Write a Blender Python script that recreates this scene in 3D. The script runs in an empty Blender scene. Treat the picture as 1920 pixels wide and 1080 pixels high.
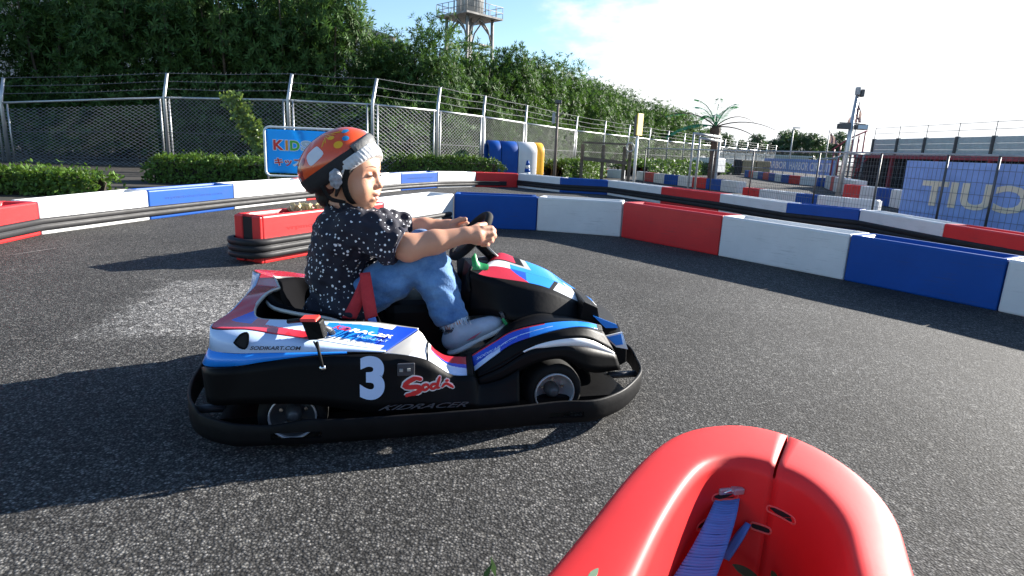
import bpy, bmesh, math, random
import numpy as np
from mathutils import Vector, Matrix
R = math.radians
random.seed(7); np.random.seed(7)
S = bpy.context.scene
COL = S.collection
# ------------------------------------------------------------------ camera, sky, sun, exposure
cam_d = bpy.data.cameras.new('camera'); cam = bpy.data.objects.new('camera', cam_d); COL.objects.link(cam)
cam_d.sensor_width = 36; cam_d.lens = 36 * 1135 / 1920; cam_d.clip_start = .02; cam_d.clip_end = 3000
p, rl = R(12.9), R(2.6)
f = Vector((0, math.cos(p), -math.sin(p))); r0 = Vector((1, 0, 0)); u0 = r0.cross(f)
rt = math.cos(rl) * r0 + math.sin(rl) * u0; up = -math.sin(rl) * r0 + math.cos(rl) * u0
cam.matrix_world = Matrix(((rt.x, up.x, -f.x, 0), (rt.y, up.y, -f.y, 0), (rt.z, up.z, -f.z, .95), (0, 0, 0, 1)))
S.camera = cam
SUN_AZ, SUN_EL = R(59), R(20.2)          # azimuth clockwise from +Y
sd = Vector((math.sin(SUN_AZ) * math.cos(SUN_EL), math.cos(SUN_AZ) * math.cos(SUN_EL), math.sin(SUN_EL)))
w = bpy.data.worlds.new('World'); S.world = w; w.use_nodes = True
nt = w.node_tree; nt.nodes.clear(); N = nt.nodes.new; Lk = nt.links.new
out = N('ShaderNodeOutputWorld'); bg = N('ShaderNodeBackground'); bg.inputs[1].default_value = .064
sky = N('ShaderNodeTexSky'); sky.sky_type = 'NISHITA'; sky.sun_disc = False
sky.sun_elevation = SUN_EL; sky.sun_rotation = SUN_AZ; sky.air_density = 1.0; sky.dust_density = .25; sky.ozone_density = 3.0
tc = N('ShaderNodeTexCoord'); mp = N('ShaderNodeMapping'); mp.inputs['Scale'].default_value = (1, 1, 2.2)
nz = N('ShaderNodeTexNoise'); nz.inputs['Scale'].default_value = 2.3; nz.inputs['Detail'].default_value = 7; nz.inputs['Roughness'].default_value = .55
Lk(tc.outputs['Generated'], mp.inputs[0]); Lk(mp.outputs[0], nz.inputs[0])
dt = N('ShaderNodeVectorMath'); dt.operation = 'DOT_PRODUCT'; dt.inputs[1].default_value = (.55, .50, -1.5)
Lk(tc.outputs['Generated'], dt.inputs[0])
ad = N('ShaderNodeMath'); ad.operation = 'MULTIPLY_ADD'; ad.inputs[1].default_value = 1.0
Lk(dt.outputs['Value'], ad.inputs[0]); Lk(nz.outputs[0], ad.inputs[2])
mr = N('ShaderNodeMapRange'); mr.interpolation_type = 'SMOOTHSTEP'
mr.inputs['From Min'].default_value = .72; mr.inputs['From Max'].default_value = .82
Lk(ad.outputs[0], mr.inputs[0])
mx = N('ShaderNodeMixRGB'); mx.inputs[2].default_value = (5.3, 5.4, 5.5, 1)
Lk(mr.outputs[0], mx.inputs[0]); Lk(sky.outputs[0], mx.inputs[1]); Lk(mx.outputs[0], bg.inputs[0]); Lk(bg.outputs[0], out.inputs[0])
sl = bpy.data.lights.new('sun', 'SUN'); sl.energy = 4.6; sl.angle = R(.55); sl.color = (1, .95, .87)
so = bpy.data.objects.new('sun', sl); COL.objects.link(so); so.rotation_euler = sd.to_track_quat('Z', 'Y').to_euler(); so.location = sd * 30
S.view_settings.view_transform = 'Standard'; S.view_settings.look = 'None'; S.view_settings.exposure = 1.92; S.view_settings.gamma = 1
S.render.engine = 'CYCLES'; S.cycles.use_denoising = True; S.cycles.max_bounces = 6; S.cycles.transparent_max_bounces = 12

# ------------------------------------------------------------------ materials
M = {}
def mat(name, col, rough=.5, metal=0., var=0., vscale=6., bump=0., bscale=40., spec=.5, coat=0., trans=0., island=0., sheen=0.):
    m = bpy.data.materials.new(name); m.use_nodes = True; t = m.node_tree; b = t.nodes['Principled BSDF']
    b.inputs['Base Color'].default_value = (*col, 1); b.inputs['Roughness'].default_value = rough; b.inputs['Metallic'].default_value = metal
    b.inputs['Specular IOR Level'].default_value = spec; b.inputs['Coat Weight'].default_value = coat; b.inputs['Coat Roughness'].default_value = .1
    if sheen: b.inputs['Sheen Weight'].default_value = sheen
    tcn = t.nodes.new('ShaderNodeTexCoord')
    if var or island:
        hs = t.nodes.new('ShaderNodeHueSaturation'); hs.inputs['Color'].default_value = (*col, 1)
        if island:
            gm = t.nodes.new('ShaderNodeNewGeometry'); src = gm.outputs['Random Per Island']; amt = island
            m2 = t.nodes.new('ShaderNodeMapRange'); m2.inputs['To Min'].default_value = .49; m2.inputs['To Max'].default_value = .515
            t.links.new(src, m2.inputs[0]); t.links.new(m2.outputs[0], hs.inputs['Hue'])
        else:
            n = t.nodes.new('ShaderNodeTexNoise'); n.inputs['Scale'].default_value = vscale; n.inputs['Detail'].default_value = 6; n.inputs['Roughness'].default_value = .65
            t.links.new(tcn.outputs['Object'], n.inputs[0]); src = n.outputs[0]; amt = var * 2
        mr = t.nodes.new('ShaderNodeMapRange'); mr.inputs['From Min'].default_value = 0 if island else .25; mr.inputs['From Max'].default_value = 1 if island else .75
        mr.inputs['To Min'].default_value = 1 - amt; mr.inputs['To Max'].default_value = 1 + amt * (1 if island else .6)
        t.links.new(src, mr.inputs[0]); t.links.new(mr.outputs[0], hs.inputs['Value']); t.links.new(hs.outputs[0], b.inputs['Base Color'])
        if not island:
            m3 = t.nodes.new('ShaderNodeMapRange'); m3.inputs['To Min'].default_value = min(1, rough * 1.3); m3.inputs['To Max'].default_value = rough * .75
            t.links.new(src, m3.inputs[0]); t.links.new(m3.outputs[0], b.inputs['Roughness'])
    if bump:
        n2 = t.nodes.new('ShaderNodeTexNoise'); n2.inputs['Scale'].default_value = bscale; n2.inputs['Detail'].default_value = 4
        t.links.new(tcn.outputs['Object'], n2.inputs[0])
        bp = t.nodes.new('ShaderNodeBump'); bp.inputs['Strength'].default_value = bump; bp.inputs['Distance'].default_value = .01
        t.links.new(n2.outputs[0], bp.inputs['Height']); t.links.new(bp.outputs[0], b.inputs['Normal'])
    if trans:
        tr = t.nodes.new('ShaderNodeBsdfTranslucent'); tr.inputs[0].default_value = (min(1, col[0] * 1.6), min(1, col[1] * 1.7), col[2], 1)
        ms = t.nodes.new('ShaderNodeMixShader'); ms.inputs[0].default_value = trans
        t.links.new(b.outputs[0], ms.inputs[1]); t.links.new(tr.outputs[0], ms.inputs[2]); t.links.new(ms.outputs[0], t.nodes['Material Output'].inputs[0])
    M[name] = m; return m
mat('pl_red', (.56, .022, .024), .4, var=.07, vscale=3, bump=.08, bscale=9, spec=.35)
mat('pl_white', (.61, .61, .61), .4, var=.05, vscale=3, bump=.08, bscale=9, spec=.4)
mat('pl_blue', (.004, .062, .29), .45, var=.08, vscale=3, bump=.08, bscale=9, spec=.2)
mat('pl_yellow', (.85, .42, .01), .4, var=.05)
mat('belt_black', (.014, .014, .016), .55, var=.2, bump=.1, bscale=20, spec=.3)
mat('galv', (.48, .49, .50), .42, .75, var=.1, vscale=8)
mat('galv_near', (.26, .265, .27), .55, .3); mat('galv_wire', (.14, .145, .15), .6, .4)
mat('leaf_ole', (.052, .098, .027), .6, island=.6, trans=.26, spec=.15)
mat('leaf_far', (.045, .078, .03), .5, island=.5, trans=.2)
mat('leaf_hedge', (.075, .13, .022), .5, island=.55, trans=.2, spec=.25)
mat('leaf_ivy', (.12, .17, .04), .45, island=.4, trans=.25)
mat('bark', (.09, .07, .05), .9, var=.3, bump=.6, bscale=15)
mat('wood_old', (.13, .105, .08), .85, var=.25, vscale=5, bump=.4, bscale=25)
mat('rust_pipe', (.16, .13, .11), .7, .3, var=.2)
mat('white_paint', (.78, .78, .76), .4, var=.04)
mat('grey_paint', (.35, .36, .37), .5, var=.08)
mat('concrete', (.42, .40, .37), .85, var=.12, vscale=1.5, bump=.2)
mat('dark_steel', (.10, .10, .105), .5, .5, var=.1)
mat('tower_steel', (.26, .25, .24), .7, .2, var=.2, vscale=2)
mat('tank', (.45, .45, .44), .55, .3, var=.12, vscale=2)
mat('red_steel', (.30, .045, .06), .55, var=.15)
mat('corrugated', (.46, .51, .50), .6, .2, var=.08)
mat('inside_shade', (.012, .012, .012), .9)  # near black, standing in for the shade inside openings and recesses
mat('banner_blue', (.03, .29, .80), .5, var=.06, vscale=2, bump=.25, bscale=5, trans=.45)
mat('mesh_blue', (.24, .35, .66), .8, var=.08, spec=.2)
mat('cream', (.78, .69, .54), .7, trans=.2)
mat('p_red', (.70, .03, .03), .5); mat('p_orange', (.85, .28, .02), .5); mat('p_green', (.10, .45, .05), .5); mat('p_grey', (.45, .55, .62), .5); mat('p_white', (.8, .8, .8), .5)
mat('bill_yellow', (.85, .60, .12), .5, var=.05)
mat('palm_green', (.03, .22, .10), .5, island=.4, trans=.2)
mat('palm_trunk', (.10, .06, .045), .9, var=.3, bump=.5)
mat('flag', (.20, .14, .20), .8, var=.3, vscale=5, trans=.3)
mat('glass', (.03, .04, .05), .1)
mat('straw', (.42, .30, .16), .9, var=.25, vscale=6, bump=.5)
mat('line_white', (.32, .31, .29), .8, var=.35, vscale=30)
mat('fakegrass', (.42, .36, .20), .7, island=.4)

def scuff(name, col, amt=.55):
    t = M[name].node_tree; b = t.nodes['Principled BSDF']; lk = b.inputs['Base Color'].links[0]; src = lk.from_socket; t.links.remove(lk)
    tcn = t.nodes.new('ShaderNodeTexCoord'); mp_ = t.nodes.new('ShaderNodeMapping'); mp_.inputs['Scale'].default_value = (2.2, 2.2, 34); t.links.new(tcn.outputs['Object'], mp_.inputs[0])
    n = t.nodes.new('ShaderNodeTexNoise'); n.inputs['Scale'].default_value = 1.6; n.inputs['Detail'].default_value = 9; n.inputs['Roughness'].default_value = .72; t.links.new(mp_.outputs[0], n.inputs[0])
    m_ = t.nodes.new('ShaderNodeTexNoise'); m_.inputs['Scale'].default_value = 1.9; m_.inputs['Detail'].default_value = 3; t.links.new(tcn.outputs['Object'], m_.inputs[0])
    r1 = t.nodes.new('ShaderNodeMapRange'); r1.inputs['From Min'].default_value = .54; r1.inputs['From Max'].default_value = .66; t.links.new(n.outputs[0], r1.inputs[0])
    r2 = t.nodes.new('ShaderNodeMapRange'); r2.inputs['From Min'].default_value = .45; r2.inputs['From Max'].default_value = .62; r2.inputs['To Max'].default_value = amt; t.links.new(m_.outputs[0], r2.inputs[0])
    mu = t.nodes.new('ShaderNodeMath'); mu.operation = 'MULTIPLY'; t.links.new(r1.outputs[0], mu.inputs[0]); t.links.new(r2.outputs[0], mu.inputs[1])
    mx_ = t.nodes.new('ShaderNodeMixRGB'); mx_.inputs[2].default_value = (*col, 1); t.links.new(mu.outputs[0], mx_.inputs[0]); t.links.new(src, mx_.inputs[1]); t.links.new(mx_.outputs[0], b.inputs['Base Color'])
for nm in ('pl_red', 'pl_blue'): scuff(nm, (.05, .05, .055), .5)
scuff('pl_white', (.22, .22, .22), .55)
for nm, c in (('pl_red', (.40, .014, .016)), ('pl_white', (.48, .48, .48)), ('pl_blue', (.004, .040, .20))): mat(nm + '_lettering', c, .4, spec=.3)  # darker copies of the plastics put the raised letters' shade into colour
# asphalt: stones of different grey set in dark binder
def asphalt():
    m = bpy.data.materials.new('asphalt'); m.use_nodes = True; t = m.node_tree; b = t.nodes['Principled BSDF']; L = t.links.new; n_ = t.nodes.new
    tcn = n_('ShaderNodeTexCoord'); P = tcn.outputs['Object']
    v1 = n_('ShaderNodeTexVoronoi'); v1.inputs['Scale'].default_value = 135; v1.inputs['Randomness'].default_value = 1; L(P, v1.inputs[0])
    v2 = n_('ShaderNodeTexVoronoi'); v2.inputs['Scale'].default_value = 60; L(P, v2.inputs[0])
    big = n_('ShaderNodeTexNoise'); big.inputs['Scale'].default_value = .8; big.inputs['Detail'].default_value = 5; L(P, big.inputs[0])
    mid = n_('ShaderNodeTexNoise'); mid.inputs['Scale'].default_value = 9; mid.inputs['Detail'].default_value = 6; mid.inputs['Roughness'].default_value = .7; L(P, mid.inputs[0])
    sep = n_('ShaderNodeSeparateColor'); L(v1.outputs['Color'], sep.inputs[0])
    rp = n_('ShaderNodeValToRGB'); e = rp.color_ramp.elements
    e[0].position = 0; e[0].color = (.040, .039, .038, 1); e[1].position = 1; e[1].color = (.24, .23, .215, 1)
    for ps, c in ((.35, .065), (.72, .095), (.90, .14)):
        k = e.new(ps); k.color = (c, c * .97, c * .93, 1)
    L(sep.outputs[0], rp.inputs[0])
    sep2 = n_('ShaderNodeSeparateColor'); L(v2.outputs['Color'], sep2.inputs[0])
    r2 = n_('ShaderNodeMapRange'); r2.inputs['From Min'].default_value = .93; r2.inputs['From Max'].default_value = .96; r2.inputs['To Max'].default_value = .5; L(sep2.outputs[1], r2.inputs[0])
    mxa = n_('ShaderNodeMixRGB'); mxa.inputs[2].default_value = (.24, .23, .21, 1); L(r2.outputs[0], mxa.inputs[0]); L(rp.outputs[0], mxa.inputs[1])
    # binder showing between stones
    dm = n_('ShaderNodeMapRange'); dm.inputs['From Min'].default_value = .25; dm.inputs['From Max'].default_value = .62; dm.inputs['To Min'].default_value = 1.1; dm.inputs['To Max'].default_value = .35; L(v1.outputs['Distance'], dm.inputs[0])
    sc = n_('ShaderNodeMixRGB'); sc.blend_type = 'MULTIPLY'; sc.inputs[0].default_value = 1; L(mxa.outputs[0], sc.inputs[1]); L(dm.outputs[0], sc.inputs[2])
    # worn, pale repair patch with an uneven edge, and broad tonal drift
    mpn = n_('ShaderNodeMapping'); mpn.vector_type = 'TEXTURE'; mpn.inputs['Location'].default_value = (-1.42, 3.45, 0); mpn.inputs['Rotation'].default_value = (0, 0, R(12)); mpn.inputs['Scale'].default_value = (.78, .66, 1); L(P, mpn.inputs[0])
    sx = n_('ShaderNodeSeparateXYZ'); L(mpn.outputs[0], sx.inputs[0])
    ax = n_('ShaderNodeMath'); ax.operation = 'ABSOLUTE'; L(sx.outputs[0], ax.inputs[0]); ay = n_('ShaderNodeMath'); ay.operation = 'ABSOLUTE'; L(sx.outputs[1], ay.inputs[0])
    mxm = n_('ShaderNodeMath'); mxm.operation = 'MAXIMUM'; L(ax.outputs[0], mxm.inputs[0]); L(ay.outputs[0], mxm.inputs[1])
    ed = n_('ShaderNodeMath'); ed.operation = 'MULTIPLY_ADD'; ed.inputs[1].default_value = .7; L(mid.outputs[0], ed.inputs[0]); L(mxm.outputs[0], ed.inputs[2])
    pm = n_('ShaderNodeMapRange'); pm.inputs['From Min'].default_value = 1.38; pm.inputs['From Max'].default_value = 1.18; pm.inputs['To Min'].default_value = 0; pm.inputs['To Max'].default_value = .85; L(ed.outputs[0], pm.inputs[0])
    ve = n_('ShaderNodeTexVoronoi'); ve.feature = 'DISTANCE_TO_EDGE'; ve.inputs['Scale'].default_value = 17; wv = n_('ShaderNodeVectorMath'); wv.operation = 'MULTIPLY_ADD'; wv.inputs[1].default_value = (.09, .09, 0); L(mid.outputs['Color'], wv.inputs[0]); L(P, wv.inputs[2]); L(wv.outputs[0], ve.inputs[0])
    cr = n_('ShaderNodeMapRange'); cr.inputs['From Max'].default_value = .10; cr.inputs['To Min'].default_value = .9; cr.inputs['To Max'].default_value = 3.0; L(ve.outputs['Distance'], cr.inputs[0])
    br = n_('ShaderNodeVectorMath'); br.operation = 'SCALE'; L(sc.outputs[0], br.inputs[0]); L(cr.outputs[0], br.inputs['Scale'])
    wm = n_('ShaderNodeMixRGB'); L(br.outputs[0], wm.inputs[2]); L(pm.outputs[0], wm.inputs[0]); L(sc.outputs[0], wm.inputs[1])
    bm_ = n_('ShaderNodeMapRange'); bm_.inputs['From Min'].default_value = .3; bm_.inputs['From Max'].default_value = .7; bm_.inputs['To Min'].default_value = .72; bm_.inputs['To Max'].default_value = 1.3; L(big.outputs[0], bm_.inputs[0])
    fm = n_('ShaderNodeMixRGB'); fm.blend_type = 'MULTIPLY'; fm.inputs[0].default_value = 1; L(wm.outputs[0], fm.inputs[1]); L(bm_.outputs[0], fm.inputs[2])
    L(fm.outputs[0], b.inputs['Base Color']); b.inputs['Roughness'].default_value = .85; b.inputs['Specular IOR Level'].default_value = .14
    bp = n_('ShaderNodeBump'); bp.inputs['Strength'].default_value = .55; bp.inputs['Distance'].default_value = .004; bp.invert = True; L(v1.outputs['Distance'], bp.inputs['Height'])
    bp2 = n_('ShaderNodeBump'); bp2.inputs['Strength'].default_value = .5; bp2.inputs['Distance'].default_value = .006; L(mid.outputs[0], bp2.inputs['Height']); L(bp.outputs[0], bp2.inputs['Normal']); L(bp2.outputs[0], b.inputs['Normal'])
    M['asphalt'] = m
asphalt()

# ------------------------------------------------------------------ helpers
def link(name, me, mats, parent=None, smooth=False, loc=None):
    for m in (mats if isinstance(mats, (list, tuple)) else [mats]): me.materials.append(M[m] if isinstance(m, str) else m)
    if smooth: me.polygons.foreach_set('use_smooth', [True] * len(me.polygons))
    o = bpy.data.objects.new(name, me); COL.objects.link(o)
    if parent: o.parent = parent
    if loc: o.location = loc
    return o
def tag(o, label, cat, group=None):
    o['label'] = label; o['category'] = cat
    if group: o['group'] = group
    return o
def thing(name, label, cat, loc=(0, 0, 0), rz=0, group=None):
    o = bpy.data.objects.new(name, None); COL.objects.link(o); o.location = loc; o.rotation_euler = (0, 0, rz); o.empty_display_size = .1
    return tag(o, label, cat, group)
def struct(o): o['kind'] = 'structure'; return o
class MB:
    def __init__(s): s.V = []; s.F = []; s.I = []
    def add(s, V, F, i=0):
        n = len(s.V); s.V += [tuple(v) for v in V]; s.F += [tuple(a + n for a in q) for q in F]; s.I += [i] * len(F); return s
    def box(s, a, b, i=0, T=None):
        x0, y0, z0 = a; x1, y1, z1 = b
        V = [(x0, y0, z0), (x1, y0, z0), (x1, y1, z0), (x0, y1, z0), (x0, y0, z1), (x1, y0, z1), (x1, y1, z1), (x0, y1, z1)]
        if T: V = [T @ Vector(v) for v in V]
        return s.add(V, [(0, 3, 2, 1), (4, 5, 6, 7), (0, 1, 5, 4), (1, 2, 6, 5), (2, 3, 7, 6), (3, 0, 4, 7)], i)
    def tube(s, pts, r, n=8, i=0, closed=False, cap=True):
        P = [Vector(q) for q in pts]; k = len(P); rs = r if isinstance(r, (list, tuple)) else [r] * k; V = []; up = None
        for j in range(k):
            a = P[(j - 1) % k] if (closed or j) else P[j]; b = P[(j + 1) % k] if (closed or j < k - 1) else P[j]
            d = (b - a).normalized()
            if up is None: up = Vector((0, 0, 1)) if abs(d.z) < .9 else Vector((1, 0, 0))
            x = d.cross(up)
            if x.length < 1e-4: x = d.cross(Vector((0, 1, 0)))
            x.normalize(); y = x.cross(d); up = y
            for q in range(n):
                t = 2 * math.pi * q / n; V.append(P[j] + rs[j] * (math.cos(t) * x + math.sin(t) * y))
        F = []
        for j in range(k if closed else k - 1):
            for q in range(n):
                a = j * n + q; b = j * n + (q + 1) % n; c = ((j + 1) % k) * n + (q + 1) % n; d_ = ((j + 1) % k) * n + q; F.append((a, b, c, d_))
        if cap and not closed: F += [tuple(range(n - 1, -1, -1)), tuple((k - 1) * n + q for q in range(n))]
        return s.add(V, F, i)
    def grid(s, rows, i=0, fn=None, closed=False):
        m = len(rows[0]); V = [v for r_ in rows for v in r_]; n0 = len(s.V); s.V += [tuple(v) for v in V]
        R_ = len(rows)
        for a in range(R_ - 1):
            for b in range(m if closed else m - 1):
                c = (b + 1) % m
                s.F.append((n0 + a * m + b, n0 + a * m + c, n0 + (a + 1) * m + c, n0 + (a + 1) * m + b)); s.I.append(fn((b + .5) / (m - 1), (a + .5) / (R_ - 1)) if fn else i)
        return s
    def prism(s, poly, h, T=None, i=0):      # poly in xy, extruded along z by h
        n = len(poly); V = [Vector((x, y, 0)) for x, y in poly] + [Vector((x, y, h)) for x, y in poly]
        if T: V = [T @ v for v in V]
        return s.add(V, [tuple(range(n - 1, -1, -1)), tuple(range(n, 2 * n))] + [(j, (j + 1) % n, n + (j + 1) % n, n + j) for j in range(n)], i)
    def me(s, name):
        m = bpy.data.meshes.new(name); m.from_pydata(s.V, [], s.F)
        if any(s.I): m.polygons.foreach_set('material_index', s.I)
        m.update(); return m
    def build(s, name, mats, parent=None, smooth=False, bevel=0, solid=0, sub=0, fix=False, angle=None):
        m = s.me(name)
        if fix:
            b = bmesh.new(); b.from_mesh(m); bmesh.ops.remove_doubles(b, verts=b.verts, dist=1e-5); bmesh.ops.recalc_face_normals(b, faces=b.faces); b.to_mesh(m); b.free()
        o = link(name, m, mats, parent, smooth)
        if solid: k = o.modifiers.new('t', 'SOLIDIFY'); k.thickness = abs(solid); k.offset = -1 if solid > 0 else 1
        if bevel: k = o.modifiers.new('b', 'BEVEL'); k.width = bevel; k.segments = 2; k.limit_method = 'ANGLE'; k.angle_limit = R(40)
        if sub: k = o.modifiers.new('s', 'SUBSURF'); k.levels = sub; k.render_levels = sub
        return o
def crv(pts, n):                    # Catmull-Rom resample to n points by arc length
    P = [Vector(q) for q in pts]; Q = [2 * P[0] - P[1]] + P + [2 * P[-1] - P[-2]]; D = []
    for j in range(1, len(Q) - 2):
        a, b, c, d = Q[j - 1:j + 3]
        for k in range(16):
            t = k / 16; D.append(.5 * ((2 * b) + (c - a) * t + (2 * a - 5 * b + 4 * c - d) * t * t + (3 * b - a - 3 * c + d) * t ** 3))
    D.append(P[-1]); L = [0]
    for a, b in zip(D, D[1:]): L.append(L[-1] + (b - a).length)
    o = []; j = 0
    for k in range(n):
        s_ = L[-1] * k / (n - 1)
        while j < len(L) - 2 and L[j + 1] < s_: j += 1
        g_ = L[j + 1] - L[j]; o.append(D[j].lerp(D[j + 1], (s_ - L[j]) / g_ if g_ > 0 else 0))
    return o
def crv_st(pts, n):                 # resample evenly by station, so several lines stay in step
    P = [Vector(q) for q in pts]; Q = [2 * P[0] - P[1]] + P + [2 * P[-1] - P[-2]]; o = []; m = len(P) - 1
    for k in range(n):
        x = m * k / (n - 1); j = min(int(x), m - 1); t = x - j; a, b, c, d = Q[j:j + 4]
        o.append(.5 * ((2 * b) + (c - a) * t + (2 * a - 5 * b + 4 * c - d) * t * t + (3 * b - a - 3 * c + d) * t ** 3))
    return o
def loft(lines, n, m, straight=False):    # grid rows: m rows across the lines, n along
    A = [crv_st(l, n) for l in lines]
    if straight:
        rows = []
        for a, b in zip(A, A[1:]):
            for k in range(m): rows.append([p_.lerp(q_, k / m) for p_, q_ in zip(a, b)])
        return rows + [A[-1]]
    cols = [crv_st([l[k] for l in A], m) for k in range(n)]
    return [[cols[k][j] for k in range(n)] for j in range(m)]
def text_mesh(body, bold=0., shear=0., res=3, space=1.):
    c = bpy.data.curves.new('t', 'FONT'); c.body = body; c.offset = bold; c.shear = shear; c.resolution_u = res; c.space_character = space
    o = bpy.data.objects.new('t', c); COL.objects.link(o); bpy.context.view_layer.update()
    me = bpy.data.meshes.new_from_object(o.evaluated_get(bpy.context.evaluated_depsgraph_get())); bpy.data.objects.remove(o); bpy.data.curves.remove(c)
    V = [v.co.copy() for v in me.vertices]; F = [tuple(q.vertices) for q in me.polygons]; bpy.data.meshes.remove(me); return V, F
def fit(VF, quad, lift=.002, box=None):
    """map flat glyphs into the 3D quad (bottom-left, bottom-right, top-right, top-left), lifted along its normal"""
    V, F = VF; a, b, c, d = [Vector(q) for q in quad]; nrm = (b - a).cross(d - a).normalized() * lift
    x0, x1, y0, y1 = box or (min(v.x for v in V), max(v.x for v in V), min(v.y for v in V), max(v.y for v in V))
    o = []
    for v in V:
        s_ = (v.x - x0) / (x1 - x0); t = (v.y - y0) / (y1 - y0); o.append((a.lerp(b, s_)).lerp(d.lerp(c, s_), t) + nrm)
    return MB().add(o, F)
# implicit surfaces: smooth unions of rounded shapes, meshed with surface nets
class SDF:
    def __init__(s, lo, hi, h):
        s.lo = np.array(lo, float); s.h = h; s.n = (np.ceil((np.array(hi) - s.lo) / h)).astype(int) + 1; s.D = np.full(s.n, .2, np.float32)
    def sub(s, c0, c1, k):
        a = np.clip(np.floor((np.minimum(c0, c1) - k - s.lo) / s.h).astype(int), 0, s.n); b = np.clip(np.ceil((np.maximum(c0, c1) + k - s.lo) / s.h).astype(int) + 1, 0, s.n)
        sl_ = tuple(slice(a[i], b[i]) for i in range(3))
        g_ = np.meshgrid(*[s.lo[i] + s.h * np.arange(a[i], b[i]) for i in range(3)], indexing='ij'); return sl_, np.stack(g_, -1)
    def mix(s, sl_, d, k, cut):
        D = s.D[sl_]
        if cut: d = -d; hh = np.clip(.5 - .5 * (D - d) / max(k, 1e-6), 0, 1); s.D[sl_] = D * (1 - hh) + d * hh + k * hh * (1 - hh)
        else: hh = np.clip(.5 + .5 * (D - d) / max(k, 1e-6), 0, 1); s.D[sl_] = D * (1 - hh) + d * hh - k * hh * (1 - hh)
    def cap(s, a, b, ra, rb, k=.015, cut=False):
        a, b = np.array(a, float), np.array(b, float); m = max(ra, rb) + k * 2 + 3 * s.h
        sl_, P = s.sub(np.minimum(a, b) - m, np.maximum(a, b) + m, 0)
        if P.size == 0: return s
        t = np.clip(((P - a) @ (b - a)) / max(((b - a) @ (b - a)), 1e-9), 0, 1); d = np.linalg.norm(P - (a + t[..., None] * (b - a)), axis=-1) - (ra + (rb - ra) * t)
        s.mix(sl_, d, k, cut); return s
    def chain(s, pts, rs, k=.015):
        for j in range(len(pts) - 1): s.cap(pts[j], pts[j + 1], rs[j], rs[j + 1], k)
        return s
    def ell(s, c, r, k=.015, ax=None, cut=False):
        c = np.array(c, float); r = np.array(r, float); m = r.max() + 2 * k + 3 * s.h; sl_, P = s.sub(c - m, c + m, 0)
        if P.size == 0: return s
        q = P - c
        if ax is not None: q = q @ np.array(ax, float).T
        k0 = np.linalg.norm(q / r, axis=-1); k1 = np.linalg.norm(q / (r * r), axis=-1); d = k0 * (k0 - 1) / np.maximum(k1, 1e-6)
        s.mix(sl_, d, k, cut); return s
    def plane(s, p0, n, k=.0):       # keep the side the normal points away from
        n = np.array(n, float); n /= np.linalg.norm(n); sl_, P = s.sub(s.lo, s.lo + s.h * s.n, 0); d = (P - np.array(p0, float)) @ n
        D = s.D[sl_[0], sl_[1], sl_[2]]; s.D = np.maximum(D, d[:s.n[0], :s.n[1], :s.n[2]]).astype(np.float32); return s
    def noise(s, fn): g_ = np.meshgrid(*[s.lo[i] + s.h * np.arange(s.n[i]) for i in range(3)], indexing='ij'); s.D += fn(*g_).astype(np.float32); return s
    def mesh(s):
        D = s.D; n = s.n; ins = D < 0; cnt = np.zeros(n - 1, np.int16); acc = np.zeros((*(n - 1), 3), np.float32)
        base = np.stack(np.meshgrid(*[np.arange(k - 1) for k in n], indexing='ij'), -1).astype(np.float32)
        C8 = [(i, j, k) for i in (0, 1) for j in (0, 1) for k in (0, 1)]; sl_ = lambda c: tuple(slice(c[i], n[i] - 1 + c[i]) for i in range(3))
        for a in C8:
            for ax in range(3):
                if a[ax]: continue
                b = list(a); b[ax] = 1; da, db = D[sl_(a)], D[sl_(b)]; x = (da < 0) != (db < 0)
                t = np.where(x, da / np.where(x, da - db, 1), 0); off = np.array(a, np.float32); add = np.broadcast_to(off, (*x.shape, 3)).copy(); add[..., ax] += t
                acc += np.where(x[..., None], add, 0); cnt += x
        ok = cnt > 0; idx = np.full(n - 1, -1, np.int64); idx[ok] = np.arange(ok.sum())
        V = (base[ok] + acc[ok] / cnt[ok][:, None]) * s.h + s.lo; F = []
        for ax in range(3):
            a1, a2 = (ax + 1) % 3, (ax + 2) % 3
            lo_ = [slice(0, n[i]) for i in range(3)]; hi_ = list(lo_); lo_[ax] = slice(0, n[ax] - 1); hi_[ax] = slice(1, n[ax])
            A, B = ins[tuple(lo_)], ins[tuple(hi_)]; e = np.argwhere(A != B); fl = A[tuple(e.T)]
            keep = (e[:, a1] > 0) & (e[:, a2] > 0) & (e[:, a1] < n[a1] - 1) & (e[:, a2] < n[a2] - 1); e, fl = e[keep], fl[keep]
            def ix(d1, d2): q = e.copy(); q[:, a1] += d1; q[:, a2] += d2; return idx[tuple(q.T)]
            Q = np.stack([ix(-1, -1), ix(0, -1), ix(0, 0), ix(-1, 0)], -1); Q[~fl] = Q[~fl][:, ::-1]; F.append(Q)
        F = np.concatenate(F); F = F[(F >= 0).all(1)]; return V, F
    def build(s, name, mats, parent=None, fn=None, post=None):
        V, F = s.mesh()
        if post is not None: V = post(V)
        m = bpy.data.meshes.new(name); m.from_pydata(V.tolist(), [], F.tolist())
        if fn is not None: m.polygons.foreach_set('material_index', fn(V[F].mean(1)).astype(np.int32))
        m.update(); return link(name, m, mats, parent, True)
def blend(o): return o
# ------------------------------------------------------------------ ground
g_ = MB(); xs = [-400, -60, -20, -8, -4, -2, 0, 2, 4, 8, 20, 60, 400]
g_.grid([[(x, y, 0) for x in xs] for y in [-60, -4, 0, 2, 4, 7, 12, 20, 40, 90, 900]])
struct(g_.build('ground', 'asphalt'))
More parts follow.
